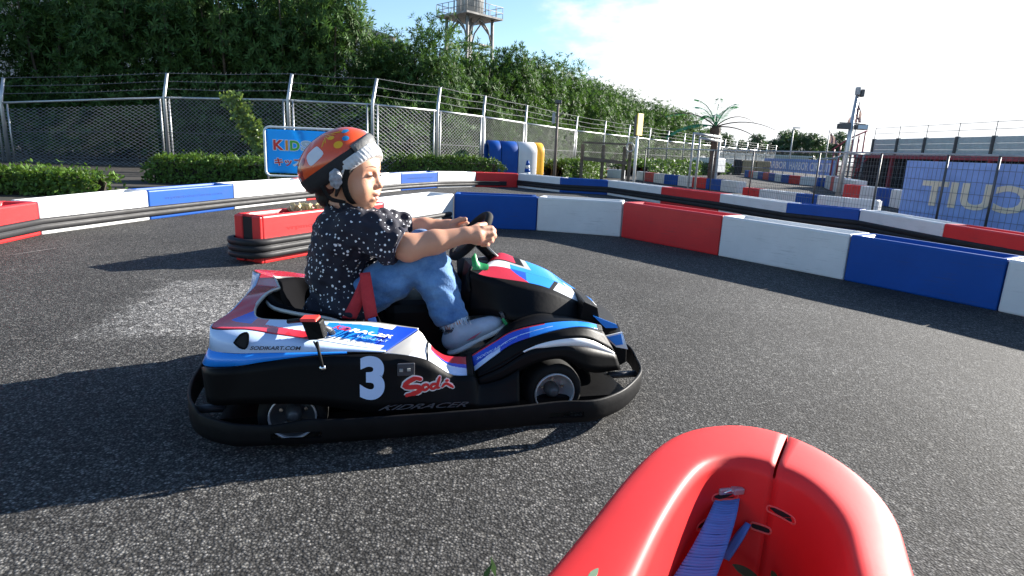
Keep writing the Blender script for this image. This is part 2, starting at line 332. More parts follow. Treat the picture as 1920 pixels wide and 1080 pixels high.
# worn painted line near the outer barrier
ln = MB(); A = [Vector(q) for q in ((-3.798, 4.479, 0.004), (-3.738, 4.773, 0.004), (-3.634, 5.086, 0.004))]; o2 = Vector((.02, .05, 0))
ln.grid([A, [a + o2 for a in A]])
struct(ln.build('painted_line', 'line_white'))

# ------------------------------------------------------------------ plastic track barriers
def barrier_mesh(L, h0, h1, t, groove=False):
    """one hollow plastic block, length L along +x, inner face at y=0, back at y=t, open trough along the top"""
    b = MB(); sec = []
    def prof(s_, h, dep, inset):
        y0, y1 = inset, t - inset; e = .014; w = .042
        P = [(y0 + .004, 0), (y0, .012), (y0, h - e - .004), (y0 + .004, h - .005), (y0 + e, h), (y0 + w, h), (y0 + w + .008, h - .004 - dep * .3), (y0 + w + .014, h - dep),
             (y1 - w - .014, h - dep), (y1 - w - .008, h - .004 - dep * .3), (y1 - w, h), (y1 - e, h), (y1 - .004, h - .005), (y1, h - e - .004), (y1, .012), (y1 - .004, 0)]
        return [(s_, y, z) for y, z in P]
    g = .004
    st = [(g, 0, .012), (g + .004, 0, .004), (g + .014, 0, 0), (.05, .004, 0), (.075, .03, 0), (.11, .055, 0), (L - .11, .055, 0), (L - .075, .03, 0), (L - .05, .004, 0), (L - g - .014, 0, 0), (L - g - .004, 0, .004), (L - g, 0, .012)]
    for s_, dep, ins in st:
        h = h0 + (h1 - h0) * s_ / L; q = prof(s_, h - (.008 if ins > .01 else 0), dep, ins); sec.append(q)
    b.grid(sec, closed=True); n = 16; m = len(sec)
    b.add(sec[0], [tuple(range(n - 1, -1, -1))]); b.add(sec[-1], [tuple(range(n))])
    return b
COLN = {'r': ('pl_red', 'red'), 'w': ('pl_white', 'white'), 'b': ('pl_blue', 'blue')}
TXT = text_mesh('vrpmotobarrieres.com', .006)
def barrier(a, b_, h0, h1, t, c, label, group, text=False, name='track_barrier', lid=False):
    a, b_ = Vector(a), Vector(b_); a.z = b_.z = 0; d = b_ - a; L = d.length
    root = thing(name, label, 'barrier', a, math.atan2(d.y, d.x), group)
    bd = barrier_mesh(L, h0, h1, t).build('body', COLN[c][0], root, fix=True)
    bd.modifiers.new('b', 'BEVEL').width = .003
    MB().box((L - .035, t * .1, .0), (L + .035, t * .9, min(h0, h1) - .016)).build('joint_light_stop', COLN[c][0], root)  # hidden block added to stop sun leaking through the joint
    if text:
        z0 = h0 * .62; q = [(L * .16, 0, z0), (L * .84, 0, z0), (L * .84, 0, z0 + .045), (L * .16, 0, z0 + .045)]
        fit(TXT, q, .0015).build('moulded_lettering', COLN[c][0] + '_lettering', root)
    return root
def lin(pts, n):
    P = [Vector(q) for q in pts]; L = [0]
    for a, b in zip(P, P[1:]): L.append(L[-1] + (b - a).length)
    o = []
    for k in range(n):
        s_ = L[-1] * k / (n - 1); j = max(i for i in range(len(P) - 1) if L[i] <= s_ + 1e-9); o.append(P[j].lerp(P[j + 1], (s_ - L[j]) / (L[j + 1] - L[j])))
    return o
def belt(name, pts, label, z0, z1, ridges, off=.03, n=90, cat='rubber belt', closed=False, side=1):
    P = lin(pts, n); rows = []
    prof = []
    for k in range(ridges):
        a = z0 + (z1 - z0) * k / ridges; b = z0 + (z1 - z0) * (k + 1) / ridges; hh = b - a
        prof += [(off * .66, a + hh * .01), (off * .9, a + hh * .14), (off, a + hh * .32), (off, a + hh * .68), (off * .9, a + hh * .86), (off * .66, b - hh * .01)]
    prof = [(0, z0)] + prof + [(0, z1)]
    for j, q in enumerate(P):
        d = (P[min(j + 1, n - 1)] - P[max(j - 1, 0)]); d.z = 0; d.normalize(); nr = Vector((d.y, -d.x, 0)) * side
        rows.append([q + nr * o_ + Vector((0, 0, z)) for o_, z in prof])
    o = MB().grid(rows).build(name, 'belt_black', None, True, fix=True)
    return tag(o, label, cat)

# outer wall, left to right: base positions and heights
OUT = [((-4.05, 3.55), .30, 'r'), ((-4.31, 5.45), .30, 'w'), ((-4.088, 6.751, 0)[:2], .325, 'b'), ((-3.779, 8.146, 0)[:2], .335, 'w'), ((-3.364, 9.773, 0)[:2], .34, 'r'), ((-2.923, 11.145, 0)[:2], .35, 'w'),
       ((-2.418, 12.815, 0)[:2], .36, 'b'), ((-1.83, 14.148, 0)[:2], .37, 'w'), ((-1.012, 15.174, 0)[:2], .36, 'r'), ((0.02, 15.723, 0)[:2], .355, 'w'), ((1.018, 14.586, 0.345)[:2], .345, 'b'), ((2.136, 14.436, 0.34)[:2], .34, 'w'),
       ((2.953, 12.545, 0.34)[:2], .34, 'r'), ((3.649, 10.995, 0.34)[:2], .34, 'w'), ((4.136, 9.354, 0.34)[:2], .34, 'b'), ((4.84, 8.589, 0.34)[:2], .34, 'w'), ((4.915, 6.981, 0.34)[:2], .34, 'r'), ((5.074, 5.8, 0.34)[:2], .34, 'w')]
OL = ['sunlit red end barrier of the outer wall in front of the low hedge', 'long white barrier between a red and a blue one below the low hedge', 'blue outer barrier below the chain link fence post, sunlit',
      'white outer barrier directly under the kids sign', 'red outer barrier behind the child\'s helmet', 'white outer barrier seen just past the child\'s face', 'sunlit blue outer barrier behind the steering wheel, below the clipped hedge',
      'white outer barrier between the sunlit blue one and the red one with rubber belt end', 'red outer barrier below the blue arched modules where the rubber belt stops', 'white outer barrier below the traffic cone',
      'blue outer barrier below the wooden gate frame', 'white outer barrier in shade between the wooden gate and the palm', 'red outer barrier in front of the artificial palm', 'white outer barrier in shade before the grey track',
      'blue outer barrier at the foot of the lamp post', 'white outer barrier below the left end of the mirrored blue banner', 'red outer barrier below the mirrored blue banner letters']
for k in range(len(OUT) - 1):
    a, h0, c = OUT[k]; b_, h1, _ = OUT[k + 1]
    barrier((*a, 0), (*b_, 0), h0, h1, .30, c, OL[k], 'outer track wall', text=(k in (1, 2, 3, 6)))
def wp(k, off=0):
    return Vector((*OUT[k][0], 0))
belt('rubber_belt', [wp(0), wp(1), wp(2), wp(3), wp(4), wp(5), wp(6), wp(7), wp(8), wp(8).lerp(wp(9), .72)], 'ridged black rubber belt on the sunlit half of the outer wall', .040, .150, 2, .034)
belt('rubber_belt', [wp(9).lerp(wp(10), -.03) if False else wp(9), wp(10), wp(11), wp(12), wp(13), wp(14), wp(15), wp(16), wp(17)], 'black rubber belt on the shaded half of the outer wall', .055, .19, 2, .03)

# inner wall
INN = [((-1.93, 4.60), .37, 'r'), ((-1.30, 5.98), .385, 'w'), ((-0.745, 7.32, 0)[:2], .40, 'b'), ((0.26, 7.347, 0)[:2], .405, 'w'), ((1.249, 7.111, 0)[:2], .41, 'r'), ((2.05, 6.033, 0)[:2], .40, 'w'), ((2.781, 5.016, 0)[:2], .385, 'b'), ((3.385, 4.118, 0)[:2], .365, 'w'), ((3.95, 3.1), .36, 'r')]
IL = ['red inner barrier with dry fake grass on top and a belt round its foot', 'white inner barrier half in sun, beside the driver\'s arms', 'blue inner barrier in shade right behind the steering wheel', 'white inner barrier in shade between the blue and the red one',
      'big red inner barrier in shade', 'scuffed white inner barrier between the red one and the streaked blue one', 'big blue inner barrier in shade, last but one of its wall', 'white end barrier of the inner wall beside the big blue one']
IR = []
for k in range(len(INN) - 1):
    a, h0, c = INN[k]; b_, h1, _ = INN[k + 1]
    IR.append(barrier((*a, 0), (*b_, 0), h0, h1, .28 if k == 0 else .36, c, IL[k], 'inner track wall', text=(k in (0, 1))))
# end joint of the red block: a second cheek with a dark slot between
r0_ = IR[0]
sl_ = MB().box((-.012, .09, .02), (.006, .19, .352)).build('joint_slot', 'inside_shade', r0_)
ck = MB().box((-.02, .19, 0), (.01, .277, .362)).build('end_cheek', 'pl_red', r0_, bevel=.01)
ck = MB().box((-.02, .003, .0), (.01, .09, .362)).build('end_cheek', 'pl_red', r0_, bevel=.01)
# dry fake grass on the trough
fg = MB()
for k in range(150):
    x = random.uniform(.5, 1.42); y = random.uniform(.05, .23); a = random.uniform(0, 6.28); ln_ = random.uniform(.06, .12); w_ = .006
    dx, dy = math.cos(a) * ln_ * .7, math.sin(a) * ln_ * .7
    fg.add([(x - w_, y, .33), (x + w_, y, .33), (x + dx * .6, y + dy * .6, .33 + ln_ * .8), (x + dx * 1.2, y + dy * 1.2, .33 + ln_ * .7)], [(0, 1, 2), (1, 3, 2)])
fgo = fg.build('fake_grass', 'fakegrass'); fgo.matrix_world = Matrix.Translation(r0_.location) @ Matrix.Rotation(r0_.rotation_euler.z, 4, 'Z')
tag(fgo, 'dry tan artificial grass tuft lying on the red inner barrier', 'fake grass')
# belt wrapped round the foot of the red block and along the white one
d = (Vector((-1.30, 5.98, 0)) - Vector((-1.93, 4.60, 0))).normalized(); nl = Vector((-d.y, d.x, 0)); a0 = Vector((-1.93, 4.60, 0))
loop = [Vector((*INN[2][0], 0)) - d * .12, Vector((-1.30, 5.98, 0)), a0 + d * .25, a0 + d * .02, a0 - d * .055 + nl * .03, a0 - d * .085 + nl * .10, a0 - d * .085 + nl * .20, a0 - d * .04 + nl * .27, a0 + d * .06 + nl * .30, a0 + d * .5 + nl * .30]
belt('rubber_belt', loop, 'black ridged rubber belt wrapped round the foot of the red inner barrier', .045, .195, 3, .05, side=-1)

# ------------------------------------------------------------------ chain link fence with barbed wire
FP = [(-18.6, 15.4, 1.48), (-13.75, 16.6, 1.55)] + [(x, y, 1.9) for x, y, _ in ((-9.695, 17.128, 1.9), (-5.844, 15.841, 1.9), (-3.764, 16.02, 1.9), (-2.31, 17.581, 1.9), (-1.146, 19.693, 1.9), (0.214, 22.975, 1.9), (2.582, 28.454, 1.9))]
d_ = Vector((.50, .866)); q = Vector(FP[-1][:2])
for k in range(13): q = q + d_ * 3.4; FP.append((q.x, q.y, 1.9)); d_ = (d_ + Vector((.012, .0))).normalized()
fence = thing('chain_link_fence', 'long grey chain link fence with barbed wire on bent arms, in front of the oleanders', 'fence', (FP[0][0], FP[0][1], 0))
fo = Vector((FP[0][0], FP[0][1], 0))
arms = []
for k, (x, y, h) in enumerate(FP):
    a = Vector(FP[max(k - 1, 0)][:2]); b = Vector(FP[min(k + 1, len(FP) - 1)][:2]); d = (b - a).normalized(); nr = Vector((d.y, -d.x, 0)); dd = Vector((d.x, d.y, 0))
    P = Vector((x, y, 0)) - fo; top = P + Vector((0, 0, h + .02)); arm = top + nr * -.02 + dd * .12 + Vector((0, 0, .62)); arms.append((top, arm))
    MB().tube([P, top, arm], [.05, .045, .04], 8).build('post', 'galv', fence, True)
    if k < 9:
        for s_ in (-1, 1): MB().tube([P + dd * .13 * s_, P + dd * .13 * s_ + Vector((0, 0, h))], .022, 6).build('stretcher_bar', 'galv', fence, True)
for k in range(len(FP) - 1):
    A = Vector(FP[k]); B = Vector(FP[k + 1]); a, b = Vector((A.x, A.y, 0)) - fo, Vector((B.x, B.y, 0)) - fo; ha, hb = A.z, B.z
    MB().tube([a + Vector((0, 0, ha)), b + Vector((0, 0, hb))], .03, 6).build('top_rail', 'galv', fence, True)
    for fz in (.52, .12): MB().tube([a + Vector((0, 0, ha * fz)), b + Vector((0, 0, hb * fz))], .008, 4).build('tension_wire', 'galv_wire', fence)
    for j in (.34, .66, 1.0):
        p0, p1 = arms[k][0].lerp(arms[k][1], j), arms[k + 1][0].lerp(arms[k + 1][1], j)
        m_ = MB().tube([p0, (p0 + p1) / 2 - Vector((0, 0, .03)), p1], .008, 4)
        L = (p1 - p0).length
        if k < 7:
            for q_ in range(int(L / .16)): c_ = p0.lerp(p1, (q_ + .5) * .16 / L); m_.tube([c_ - Vector((.012, 0, .022)), c_ + Vector((.012, 0, .022))], .005, 3)
        m_.build('barbed_wire', 'galv_wire', fence)
    L = (b - a).length; sp = .155 if k < 8 else .24; lean = .62; m_ = MB(); t_ = .005 if k < 6 else .0045
    nrm = Vector(((b - a).y, -(b - a).x, 0)).normalized() * t_
    for s_ in (1, -1):
        e = -max(ha, hb) / lean if s_ > 0 else 0
        for w_ in range(int((L + max(ha, hb) / lean) / sp) + 1):
            x0 = (-max(ha, hb) / lean + w_ * sp) if s_ > 0 else (w_ * sp + max(ha, hb) / lean * 0)
            # wire line: x = x0 + s*z/lean (s=+1) or x = x0 - z/lean (s=-1)
            z0, z1 = .03, min(ha, hb) + abs(ha - hb) * .5
            if s_ > 0: z0 = max(z0, -x0 * lean); z1 = min(z1, (L - x0) * lean)
            else: z0 = max(z0, (x0 - L) * lean); z1 = min(z1, x0 * lean)
            if z1 - z0 < .05: continue
            xa, xb = x0 + s_ * z0 / lean, x0 + s_ * z1 / lean
            za, zb = [z * (ha + (hb - ha) * x / L) / max(ha, hb) if abs(ha - hb) > .1 else z for z, x in ((z0, xa), (z1, xb))]
            pa, pb = a.lerp(b, xa / L) + Vector((0, 0, za)), a.lerp(b, xb / L) + Vector((0, 0, zb)); dz = Vector((0, 0, t_))
            m_.add([pa + dz, pa - dz * .5 + nrm, pa - dz * .5 - nrm, pb + dz, pb - dz * .5 + nrm, pb - dz * .5 - nrm], [(0, 1, 4, 3), (1, 2, 5, 4), (2, 0, 3, 5)])
    mo = m_.build('chain_link_mesh', 'galv_near' if k < 6 else 'galv_wire', fence); mo['kind'] = 'stuff'

# ------------------------------------------------------------------ foliage
def leaf(V, F, p, d, up, L, w_, fold=.25):
    s_ = d.cross(up)
    if s_.length < 1e-3: s_ = d.cross(Vector((1, 0, 0)))
    s_.normalize(); n_ = s_.cross(d); k = len(V)
    V += [p, p + d * L * .45 + s_ * w_ - n_ * w_ * fold, p + d * L + n_ * (-.08 * L), p + d * L * .45 - s_ * w_ - n_ * w_ * fold]; F.append((k, k + 1, k + 2, k + 3))
def rnd_dir():
    z = random.uniform(-1, 1); a = random.uniform(0, 6.2832); q = math.sqrt(1 - z * z); return Vector((q * math.cos(a), q * math.sin(a), z))
def crown(seed, n, rx, ry, z0, z1, L, w_, per=9):
    random.seed(seed); V = []; F = []; lobes = []
    for k in range(15):
        t = random.random(); a = random.uniform(0, 6.28); zz = z0 + .3 + (z1 - z0 - 1.1) * t; rr = 1 - .45 * t
        lobes.append((Vector((math.cos(a) * rx * .62 * rr, math.sin(a) * ry * .62 * rr, zz)), random.uniform(.75, 1.15)))
    lobes.append((Vector((0, 0, z1 - 1.0)), .9)); lobes.append((Vector((0, 0, (z0 + z1) / 2)), 1.2))
    for k in range(n):
        c, r_ = random.choice(lobes); d = rnd_dir(); d.z = d.z * .9 + .12; d.normalize()
        p = c + d * r_ * (1 - .55 * random.random() ** 2.2) * random.uniform(.9, 1.12); ax = (d + Vector((0, 0, .45)) + rnd_dir() * .5).normalized()
        if p.z < .25: continue
        t1 = ax.cross(rnd_dir()).normalized(); t2 = ax.cross(t1)
        for j in range(per):
            a = 6.2832 * j / per + random.uniform(-.3, .3); el = random.uniform(.15, .85); dd = (ax * math.sin(el) + (t1 * math.cos(a) + t2 * math.sin(a)) * math.cos(el)).normalized()
            leaf(V, F, p + ax * random.uniform(-.05, .05), dd, ax, L * random.uniform(.7, 1.15), w_)
    m = bpy.data.meshes.new('crown'); m.from_pydata(V, [], F); return m
def trunks(seed, rx, z1, n=5):
    random.seed(seed); b = MB()
    for k in range(n):
        a = 6.28 * k / n + random.random(); b.tube([(math.cos(a) * .12, math.sin(a) * .12, 0), (math.cos(a) * rx * .22, math.sin(a) * rx * .22, z1 * .3), (math.cos(a + .2) * rx * .45, math.sin(a + .2) * rx * .45, z1 * .75)], [.07, .05, .02], 6)
    return b.me('trunk')
CR = [crown(11 + k, 1900, 1.9, 1.7, .4, 5.0, .205, .023) for k in range(4)]; TR = [trunks(5 + k, 1.9, 5.0) for k in range(2)]
for m_ in CR: m_.materials.append(M['leaf_ole'])
for m_ in TR: m_.materials.append(M['bark'])
random.seed(3)
def plant_tree(k, x, y, s_, sz, label, name='oleander_tree', grp='oleander trees behind the fence', cr=None):
    t = thing(name, label, 'tree', (x, y, 0), random.uniform(0, 6.28), grp); t.scale = (s_, s_, sz)
    for nm, me in (('trunk', TR[k % 2]), ('crown', (cr or CR)[k % 4])):
        o = bpy.data.objects.new(nm, me); COL.objects.link(o); o.parent = t
    return t
TREES = [(-18.5, 21.3, 1.15, 1.35), (-16.2, 22.0, 1.1, 1.32), (-14.0, 21.8, 1.1, 1.36), (-11.9, 22.2, 1.1, 1.38), (-9.9, 21.9, 1.12, 1.42), (-8.0, 22.3, 1.08, 1.46), (-6.4, 22.0, 1.0, 1.28), (-4.9, 23.0, .9, .93), (-3.2, 23.0, .92, 1.10), (-1.9, 25.2, .95, 1.06),
         (-.5, 27.0, .95, 1.06), (.6, 29.6, 1.0, 1.04), (1.9, 32.0, 1.0, 1.06), (3.2, 34.8, 1.05, 1.05), (4.5, 37.6, 1.05, 1.08), (6.0, 40.6, 1.1, 1.0), (7.6, 43.8, 1.1, 1.05), (9.4, 47.2, 1.15, 1.04), (11.3, 50.8, 1.2, 1.02), (13.4, 54.6, 1.25, 1.0), (15.8, 58.6, 1.3, .98)]
TL = {4: 'tall oleander tree rising over the bare stretch of fence before the vine', 5: 'tall oleander tree behind the vine on the fence', 6: 'tall oleander tree behind the kids sign', 7: 'oleander tree in front of the pale warehouse roof', 8: 'oleander tree just short of the water tower', 9: 'oleander tree right below the water tower', 10: 'oleander tree behind the blue arched modules', 11: 'oleander tree behind the thin lamp pole', 12: 'oleander tree above the wooden gate', 13: 'oleander tree right behind the yellow sign', 14: 'oleander tree just past the yellow sign'}
for k in range(15, 21): TL[k] = 'distant oleander tree of the row between the yellow sign and the palm'
for k, (x, y, s_, sz) in enumerate(TREES):
    plant_tree(k, x, y, s_, sz, TL.get(k, 'tall dense oleander tree at the fence end furthest from the palm'))
BACK = [(-17, 24.6, 1.3, 1.42), (-13, 24.8, 1.3, 1.45), (-9.2, 25, 1.25, 1.40), (-5.4, 25.6, 1.05, 1.08), (-2.0, 28.6, 1.05, 1.02), (1.5, 34.6, 1.1, 1.0), (5, 42, 1.2, 1.0), (9, 51, 1.3, 1.0)]
for k, (x, y, s_, sz) in enumerate(BACK):
    plant_tree(k + 1, x, y, s_, sz, 'tall oleander tree of the second row, mostly hidden by the front row')
# low shrubs filling the gap under the trees
SHR = [crown(70 + k, 520, 1.5, 1.0, -.6, 2.6, .22, .022, 8) for k in range(2)]
for m_ in SHR: m_.materials.append(M['leaf_ole'])
random.seed(31); q = 0
for k in range(17):
    x = -19 + k * 1.25; y = 20.5 + max(0, x + 3.2) * 1.75 + random.uniform(-.1, .4)
    t = thing('oleander_shrub', 'low oleander shrub filling the dark gap under the trees behind the fence', 'shrub', (x, y, 0), random.uniform(0, 6.28), 'shrubs behind the fence')
    MB().tube([(0, 0, 0), (.1, 0, .8)], [.04, .02], 5).build('stem', 'bark', t); o = bpy.data.objects.new('foliage', SHR[k % 2]); COL.objects.link(o); o.parent = t
for k in range(12):
    x = -19 + k * 1.9; y = 26.5 + max(0, x + 3.2) * 1.2
    t = thing('oleander_shrub', 'low oleander shrub filling the dark gap under the trees behind the fence', 'shrub', (x, y, 0), random.uniform(0, 6.28), 'shrubs behind the fence'); t.scale = (1.5, 1.2, 1.15)
    MB().tube([(0, 0, 0), (.1, 0, .8)], [.04, .02], 5).build('stem', 'bark', t); o = bpy.data.objects.new('foliage', SHR[k % 2]); COL.objects.link(o); o.parent = t
# leafy ground cover in the shade under the trees
random.seed(5); V = []; F = []
for k in range(2600):
    x = random.uniform(-19, 3); y = 20.6 + max(0, x + 2) * 1.7 + random.uniform(0, 3); p = Vector((x, y, random.uniform(0, .25)))
    leaf(V, F, p, (rnd_dir() + Vector((0, 0, .6))).normalized(), Vector((0, 0, 1)), .2, .04)
m_ = bpy.data.meshes.new('ground_cover'); m_.from_pydata(V, [], F); o = link('ground_cover', m_, 'leaf_ole'); tag(o, 'shaded leafy undergrowth beneath the oleanders', 'undergrowth'); o['kind'] = 'stuff'
soil = MB().grid([[(-25, 15.2, .005), (-5, 16.2, .005), (-1, 20.2, .005), (3.2, 28.5, .005), (18, 55, .005)], [(-25, 34, .005), (-5, 35, .005), (3, 36, .005), (16, 50, .005), (26, 75, .005)]])
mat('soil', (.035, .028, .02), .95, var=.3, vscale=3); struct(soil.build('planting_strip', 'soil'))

ov = [Vector((*OUT[k][0], .003)) for k in range(0, 9)]; vn_ = []
for k, p_ in enumerate(ov):
    d = (ov[min(k + 1, 8)] - ov[max(k - 1, 0)]).normalized(); vn_.append(p_ + Vector((-d.y, d.x, 0)) * .5)
far_ = [Vector((*FP[i][:2], .003)) for i in (0, 0, 1, 1, 2, 3, 4, 5, 6)]
struct(MB().grid([vn_, [a.lerp(b, .5) for a, b in zip(vn_, far_)], far_]).build('verge', 'soil'))
def hedge(pts, wid, ht, label, n, L=.075, w_=.02, seed=1, col='leaf_hedge'):
    random.seed(seed); P = crv([(*q, 0) for q in pts], 40); o0 = P[0].copy(); V = []; F = []
    t = thing('hedge', label, 'hedge', o0, 0, 'low clipped hedges')
    for k in range(n):
        j = random.randrange(39); p = P[j].lerp(P[j + 1], random.random()) - o0; dd = (P[j + 1] - P[j]).normalized(); nr = Vector((-dd.y, dd.x, 0))
        if j < 3: ht_ = ht * (.7 + .1 * j)
        elif j > 35: ht_ = ht * (.7 + .1 * (38 - j))
        else: ht_ = ht
        ht_ *= 1 + .06 * math.sin(j * .9) + random.uniform(-.06, .06)
        face = random.random()
        if face < .5: q = p + nr * random.uniform(-wid, wid) + Vector((0, 0, ht_ - .07 * random.random() ** 2)); od = Vector((0, 0, 1))
        elif face < .9: q = p - nr * (wid - .08 * random.random() ** 2) + Vector((0, 0, random.uniform(.03, ht_))); od = -nr
        else: q = p + nr * wid + Vector((0, 0, random.uniform(.03, ht_))); od = nr
        if random.random() < .04: q = q + od * random.uniform(.03, .11)
        for _ in range(3): leaf(V, F, q + rnd_dir() * .03, (od * .5 + rnd_dir()).normalized(), od, L * random.uniform(.7, 1.3), w_)
    m = bpy.data.meshes.new('foliage'); m.from_pydata(V, [], F); link('foliage', m, col, t)
    b = MB()
    for k in range(0, 39, 2):
        p = P[k] - o0; b.tube([p, p + Vector((.05, .02, ht * .5)), p + Vector((-.03, .0, ht * .8))], [.02, .015, .006], 5)
    b.build('stems', 'bark', t)
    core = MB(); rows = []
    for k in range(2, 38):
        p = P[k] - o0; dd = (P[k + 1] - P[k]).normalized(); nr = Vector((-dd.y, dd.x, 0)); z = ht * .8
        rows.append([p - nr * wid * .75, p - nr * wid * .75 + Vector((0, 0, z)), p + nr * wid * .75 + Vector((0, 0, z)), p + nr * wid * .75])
    core.grid(rows).build('dark_core', 'soil', t)  # solid dark core behind the leaves
    return t
hedge([(-10.5, 8.2), (-7.9, 8.9), (-6.2, 9.3)], .5, .34, 'low glossy hedge with a tapering end, behind the red end barrier', 2600, seed=1)
hedge([(-7.3, 12.2), (-5.6, 12.6), (-4.1, 13.0)], .45, .50, 'low dark hedge between the fence post and the kids sign', 2200, seed=2)
hedge([(-4.1, 16.6), (-2.2, 17.6), (-.6, 18.6)], .5, .62, 'low clipped hedge leading up to the blue arched modules', 2600, seed=3)
hedge([(1.1, 20.5), (2.2, 22.3), (3.0, 24.5)], .5, .62, 'low hedge behind the thin lamp pole', 1800, seed=4, L=.1, w_=.03)
hedge([(5.2, 28.5), (8.5, 33.5), (13.0, 40)], .9, .62, 'long loose hedge running along the far fence', 2600, seed=5, L=.17, w_=.05)
# climbing vine on the fence
random.seed(9); V = []; F = []
for k in range(420):
    t_ = random.random(); p = Vector((-7.45 + .85 * t_ + random.gauss(0, .14), 16.28 - .28 * t_ - .06 * random.random(), 1.95 - 1.35 * t_ ** 1.2 + random.gauss(0, .09)))
    for _ in range(2): leaf(V, F, p + rnd_dir() * .04, (rnd_dir() + Vector((0, -.4, -.5))).normalized(), Vector((0, -1, .4)), random.uniform(.09, .15), .04)
vn = thing('ivy_vine', 'light green vine climbing over the chain link fence beside the kids sign', 'vine', (-6.6, 16.0, 0))
m_ = bpy.data.meshes.new('foliage'); m_.from_pydata([v - Vector((-6.6, 16.0, 0)) for v in V], [], F); link('foliage', m_, 'leaf_ivy', vn)
MB().tube([(0, 0, 0), (-.1, 0, .6), (-.45, .15, 1.3), (-.85, .28, 1.9)], [.02, .015, .012, .006], 6).build('stem', 'bark', vn)
# ------------------------------------------------------------------ kids sign in a bent tube frame
def round_rect(w_, h_, r_, n=5):
    o = []
    for cx, cy, a0 in ((w_ - r_, r_, -90), (w_ - r_, h_ - r_, 0), (r_, h_ - r_, 90), (r_, r_, 180)):
        for k in range(n + 1): a = R(a0 + 90 * k / n); o.append((cx + r_ * math.cos(a), cy + r_ * math.sin(a)))
    return o
p0, p1 = Vector((-4.911, 12, 0.236)), Vector((-2.985, 12.3, 0.31)); dv = p1 - p0; dv.z = 0; W_ = dv.length; H_ = .93
sg = thing('kids_sign', 'blue banner sign reading KIDS in a white tube frame behind the outer wall', 'sign', (p0.x, p0.y, 0), math.atan2(dv.y, dv.x)); zb = .235
fr = [(x, 0, zb + y) for x, y in round_rect(W_, H_, .1)]
MB().tube(fr, .022, 8, closed=True).build('frame', 'white_paint', sg, True)
for x in (.03, W_ - .03): MB().tube([(x, .03, 0), (x, .03, zb + .55)], .02, 8).build('leg', 'galv', sg, True)
bn = MB(); rows = []
for j in range(25):
    z = zb + .06 + (H_ - .1) * j / 24; row = []
    for k in range(49):
        x = .03 + (W_ - .06) * k / 48; s_ = k / 48; t_ = j / 24
        cr_ = .035 * math.exp(-((s_ - .30 - (1 - t_) * .18) / .03) ** 2) * max(0, t_ - .35) * 1.6 + .010 * math.sin(s_ * 19 + t_ * 5) * (1 - t_) - .012 * math.sin(s_ * 7)
        row.append((x, -.012 - cr_, z))
    rows.append(row)
bn.grid(rows).build('banner', 'banner_blue', sg, True, solid=.003)
def sign_text(body, x0, x1, z0, z1, m_, bold, bord, nm='lettering'):
    V, F = text_mesh(body, bold); xs = [v.x for v in V]; ys = [v.y for v in V]
    q = [(x0, -.045, z0), (x1, -.045, z0), (x1, -.045, z1), (x0, -.045, z1)]
    o = fit((V, F), q, .004).build(nm, m_, sg)
    if bord:
        V2, F2 = text_mesh(body, bold + bord); k = bord
        fit((V2, F2), q, .001, (min(xs), max(xs), min(ys), max(ys))).build('letter_outline', 'p_white', sg)
zz = zb + .50
for ch, x0, x1, m_ in (('K', .17, .36, 'p_red'), ('I', .395, .44, 'p_orange'), ('D', .48, .66, 'p_green'), ('S', .69, .87, 'p_grey')): sign_text(ch, x0, x1, zz, zz + .19, m_, .035, .045)
sign_text('キッズ', .18, .70, zb + .2, zb + .36, 'p_red', .03, .05)
sign_text('カート', .78, 1.3, zb + .2, zb + .36, 'p_red', .03, .05)

# ------------------------------------------------------------------ arched plastic modules and cone
def arch(a, wid, L, h, m_, label, rz, frame=True):
    t = thing('arched_module', label, 'play module', a, rz, 'arched plastic modules in a row'); n = 12; th = .10
    def ring(x, hw, hh): return [(x, -hw, .0)] + [(x, -hw * math.cos(math.pi * k / n), hh - hw + hw * math.sin(math.pi * k / n)) for k in range(n + 1)] + [(x, hw, 0)]
    e = .02
    rows = [ring(.0, wid - e, h - e), ring(e, wid, h), ring(L - e, wid, h), ring(L, wid - e, h - e), ring(L, wid - th, h - th), ring(L - .05, wid - th - .01, h - th - .01), ring(.05, wid - th - .01, h - th - .01), ring(0, wid - th, h - th), ring(0, wid - e, h - e)]
    MB().grid(rows).build('shell', m_, t, True, fix=True)
    o = MB().grid([ring(L - .06, wid - th - .02, h - th - .02), [(L - .06, 0, .3)] * (n + 3)]); o.build('end_wall', 'concrete' if m_ == 'pl_white' else m_, t)
    return t
rz = R(20); c0 = Vector((-0.856, 18.7, 0.253)); c0.z = 0; dx = Vector((math.cos(rz), math.sin(rz), 0)); hw = .33; q = c0 + Vector((-math.sin(rz), math.cos(rz), 0)) * hw
for L, m_, lb in ((.39, 'pl_blue', 'blue arched plastic module at the hedge end of the row'), (.55, 'pl_blue', 'blue arched plastic module next to the white one'), (.62, 'pl_white', 'white arched plastic module with the cone before it'), ):
    arch(q, hw, L - .015, 1.19, m_, lb, rz); q = q + dx * L
arch(q + Vector((-.12, .50, 0)), hw, .38, 1.19, 'pl_yellow', 'yellow arched plastic module behind the white one', rz)
cp = Vector((0.282, 17.4, 0.305)); cp.z = 0
cn = thing('traffic_cone', 'small blue and white traffic cone before the white arched module', 'cone', cp); sc_ = 17.4 / 1135
hb = .95 - (326 - 282) * sc_ ; z0 = .18
MB().box((-.12, -.12, 0), (.12, .12, .03)).build('base', 'pl_blue', cn, bevel=.01)
st_ = MB().tube([(0, 0, .03), (0, 0, .62)], [.03, .03], 8); 
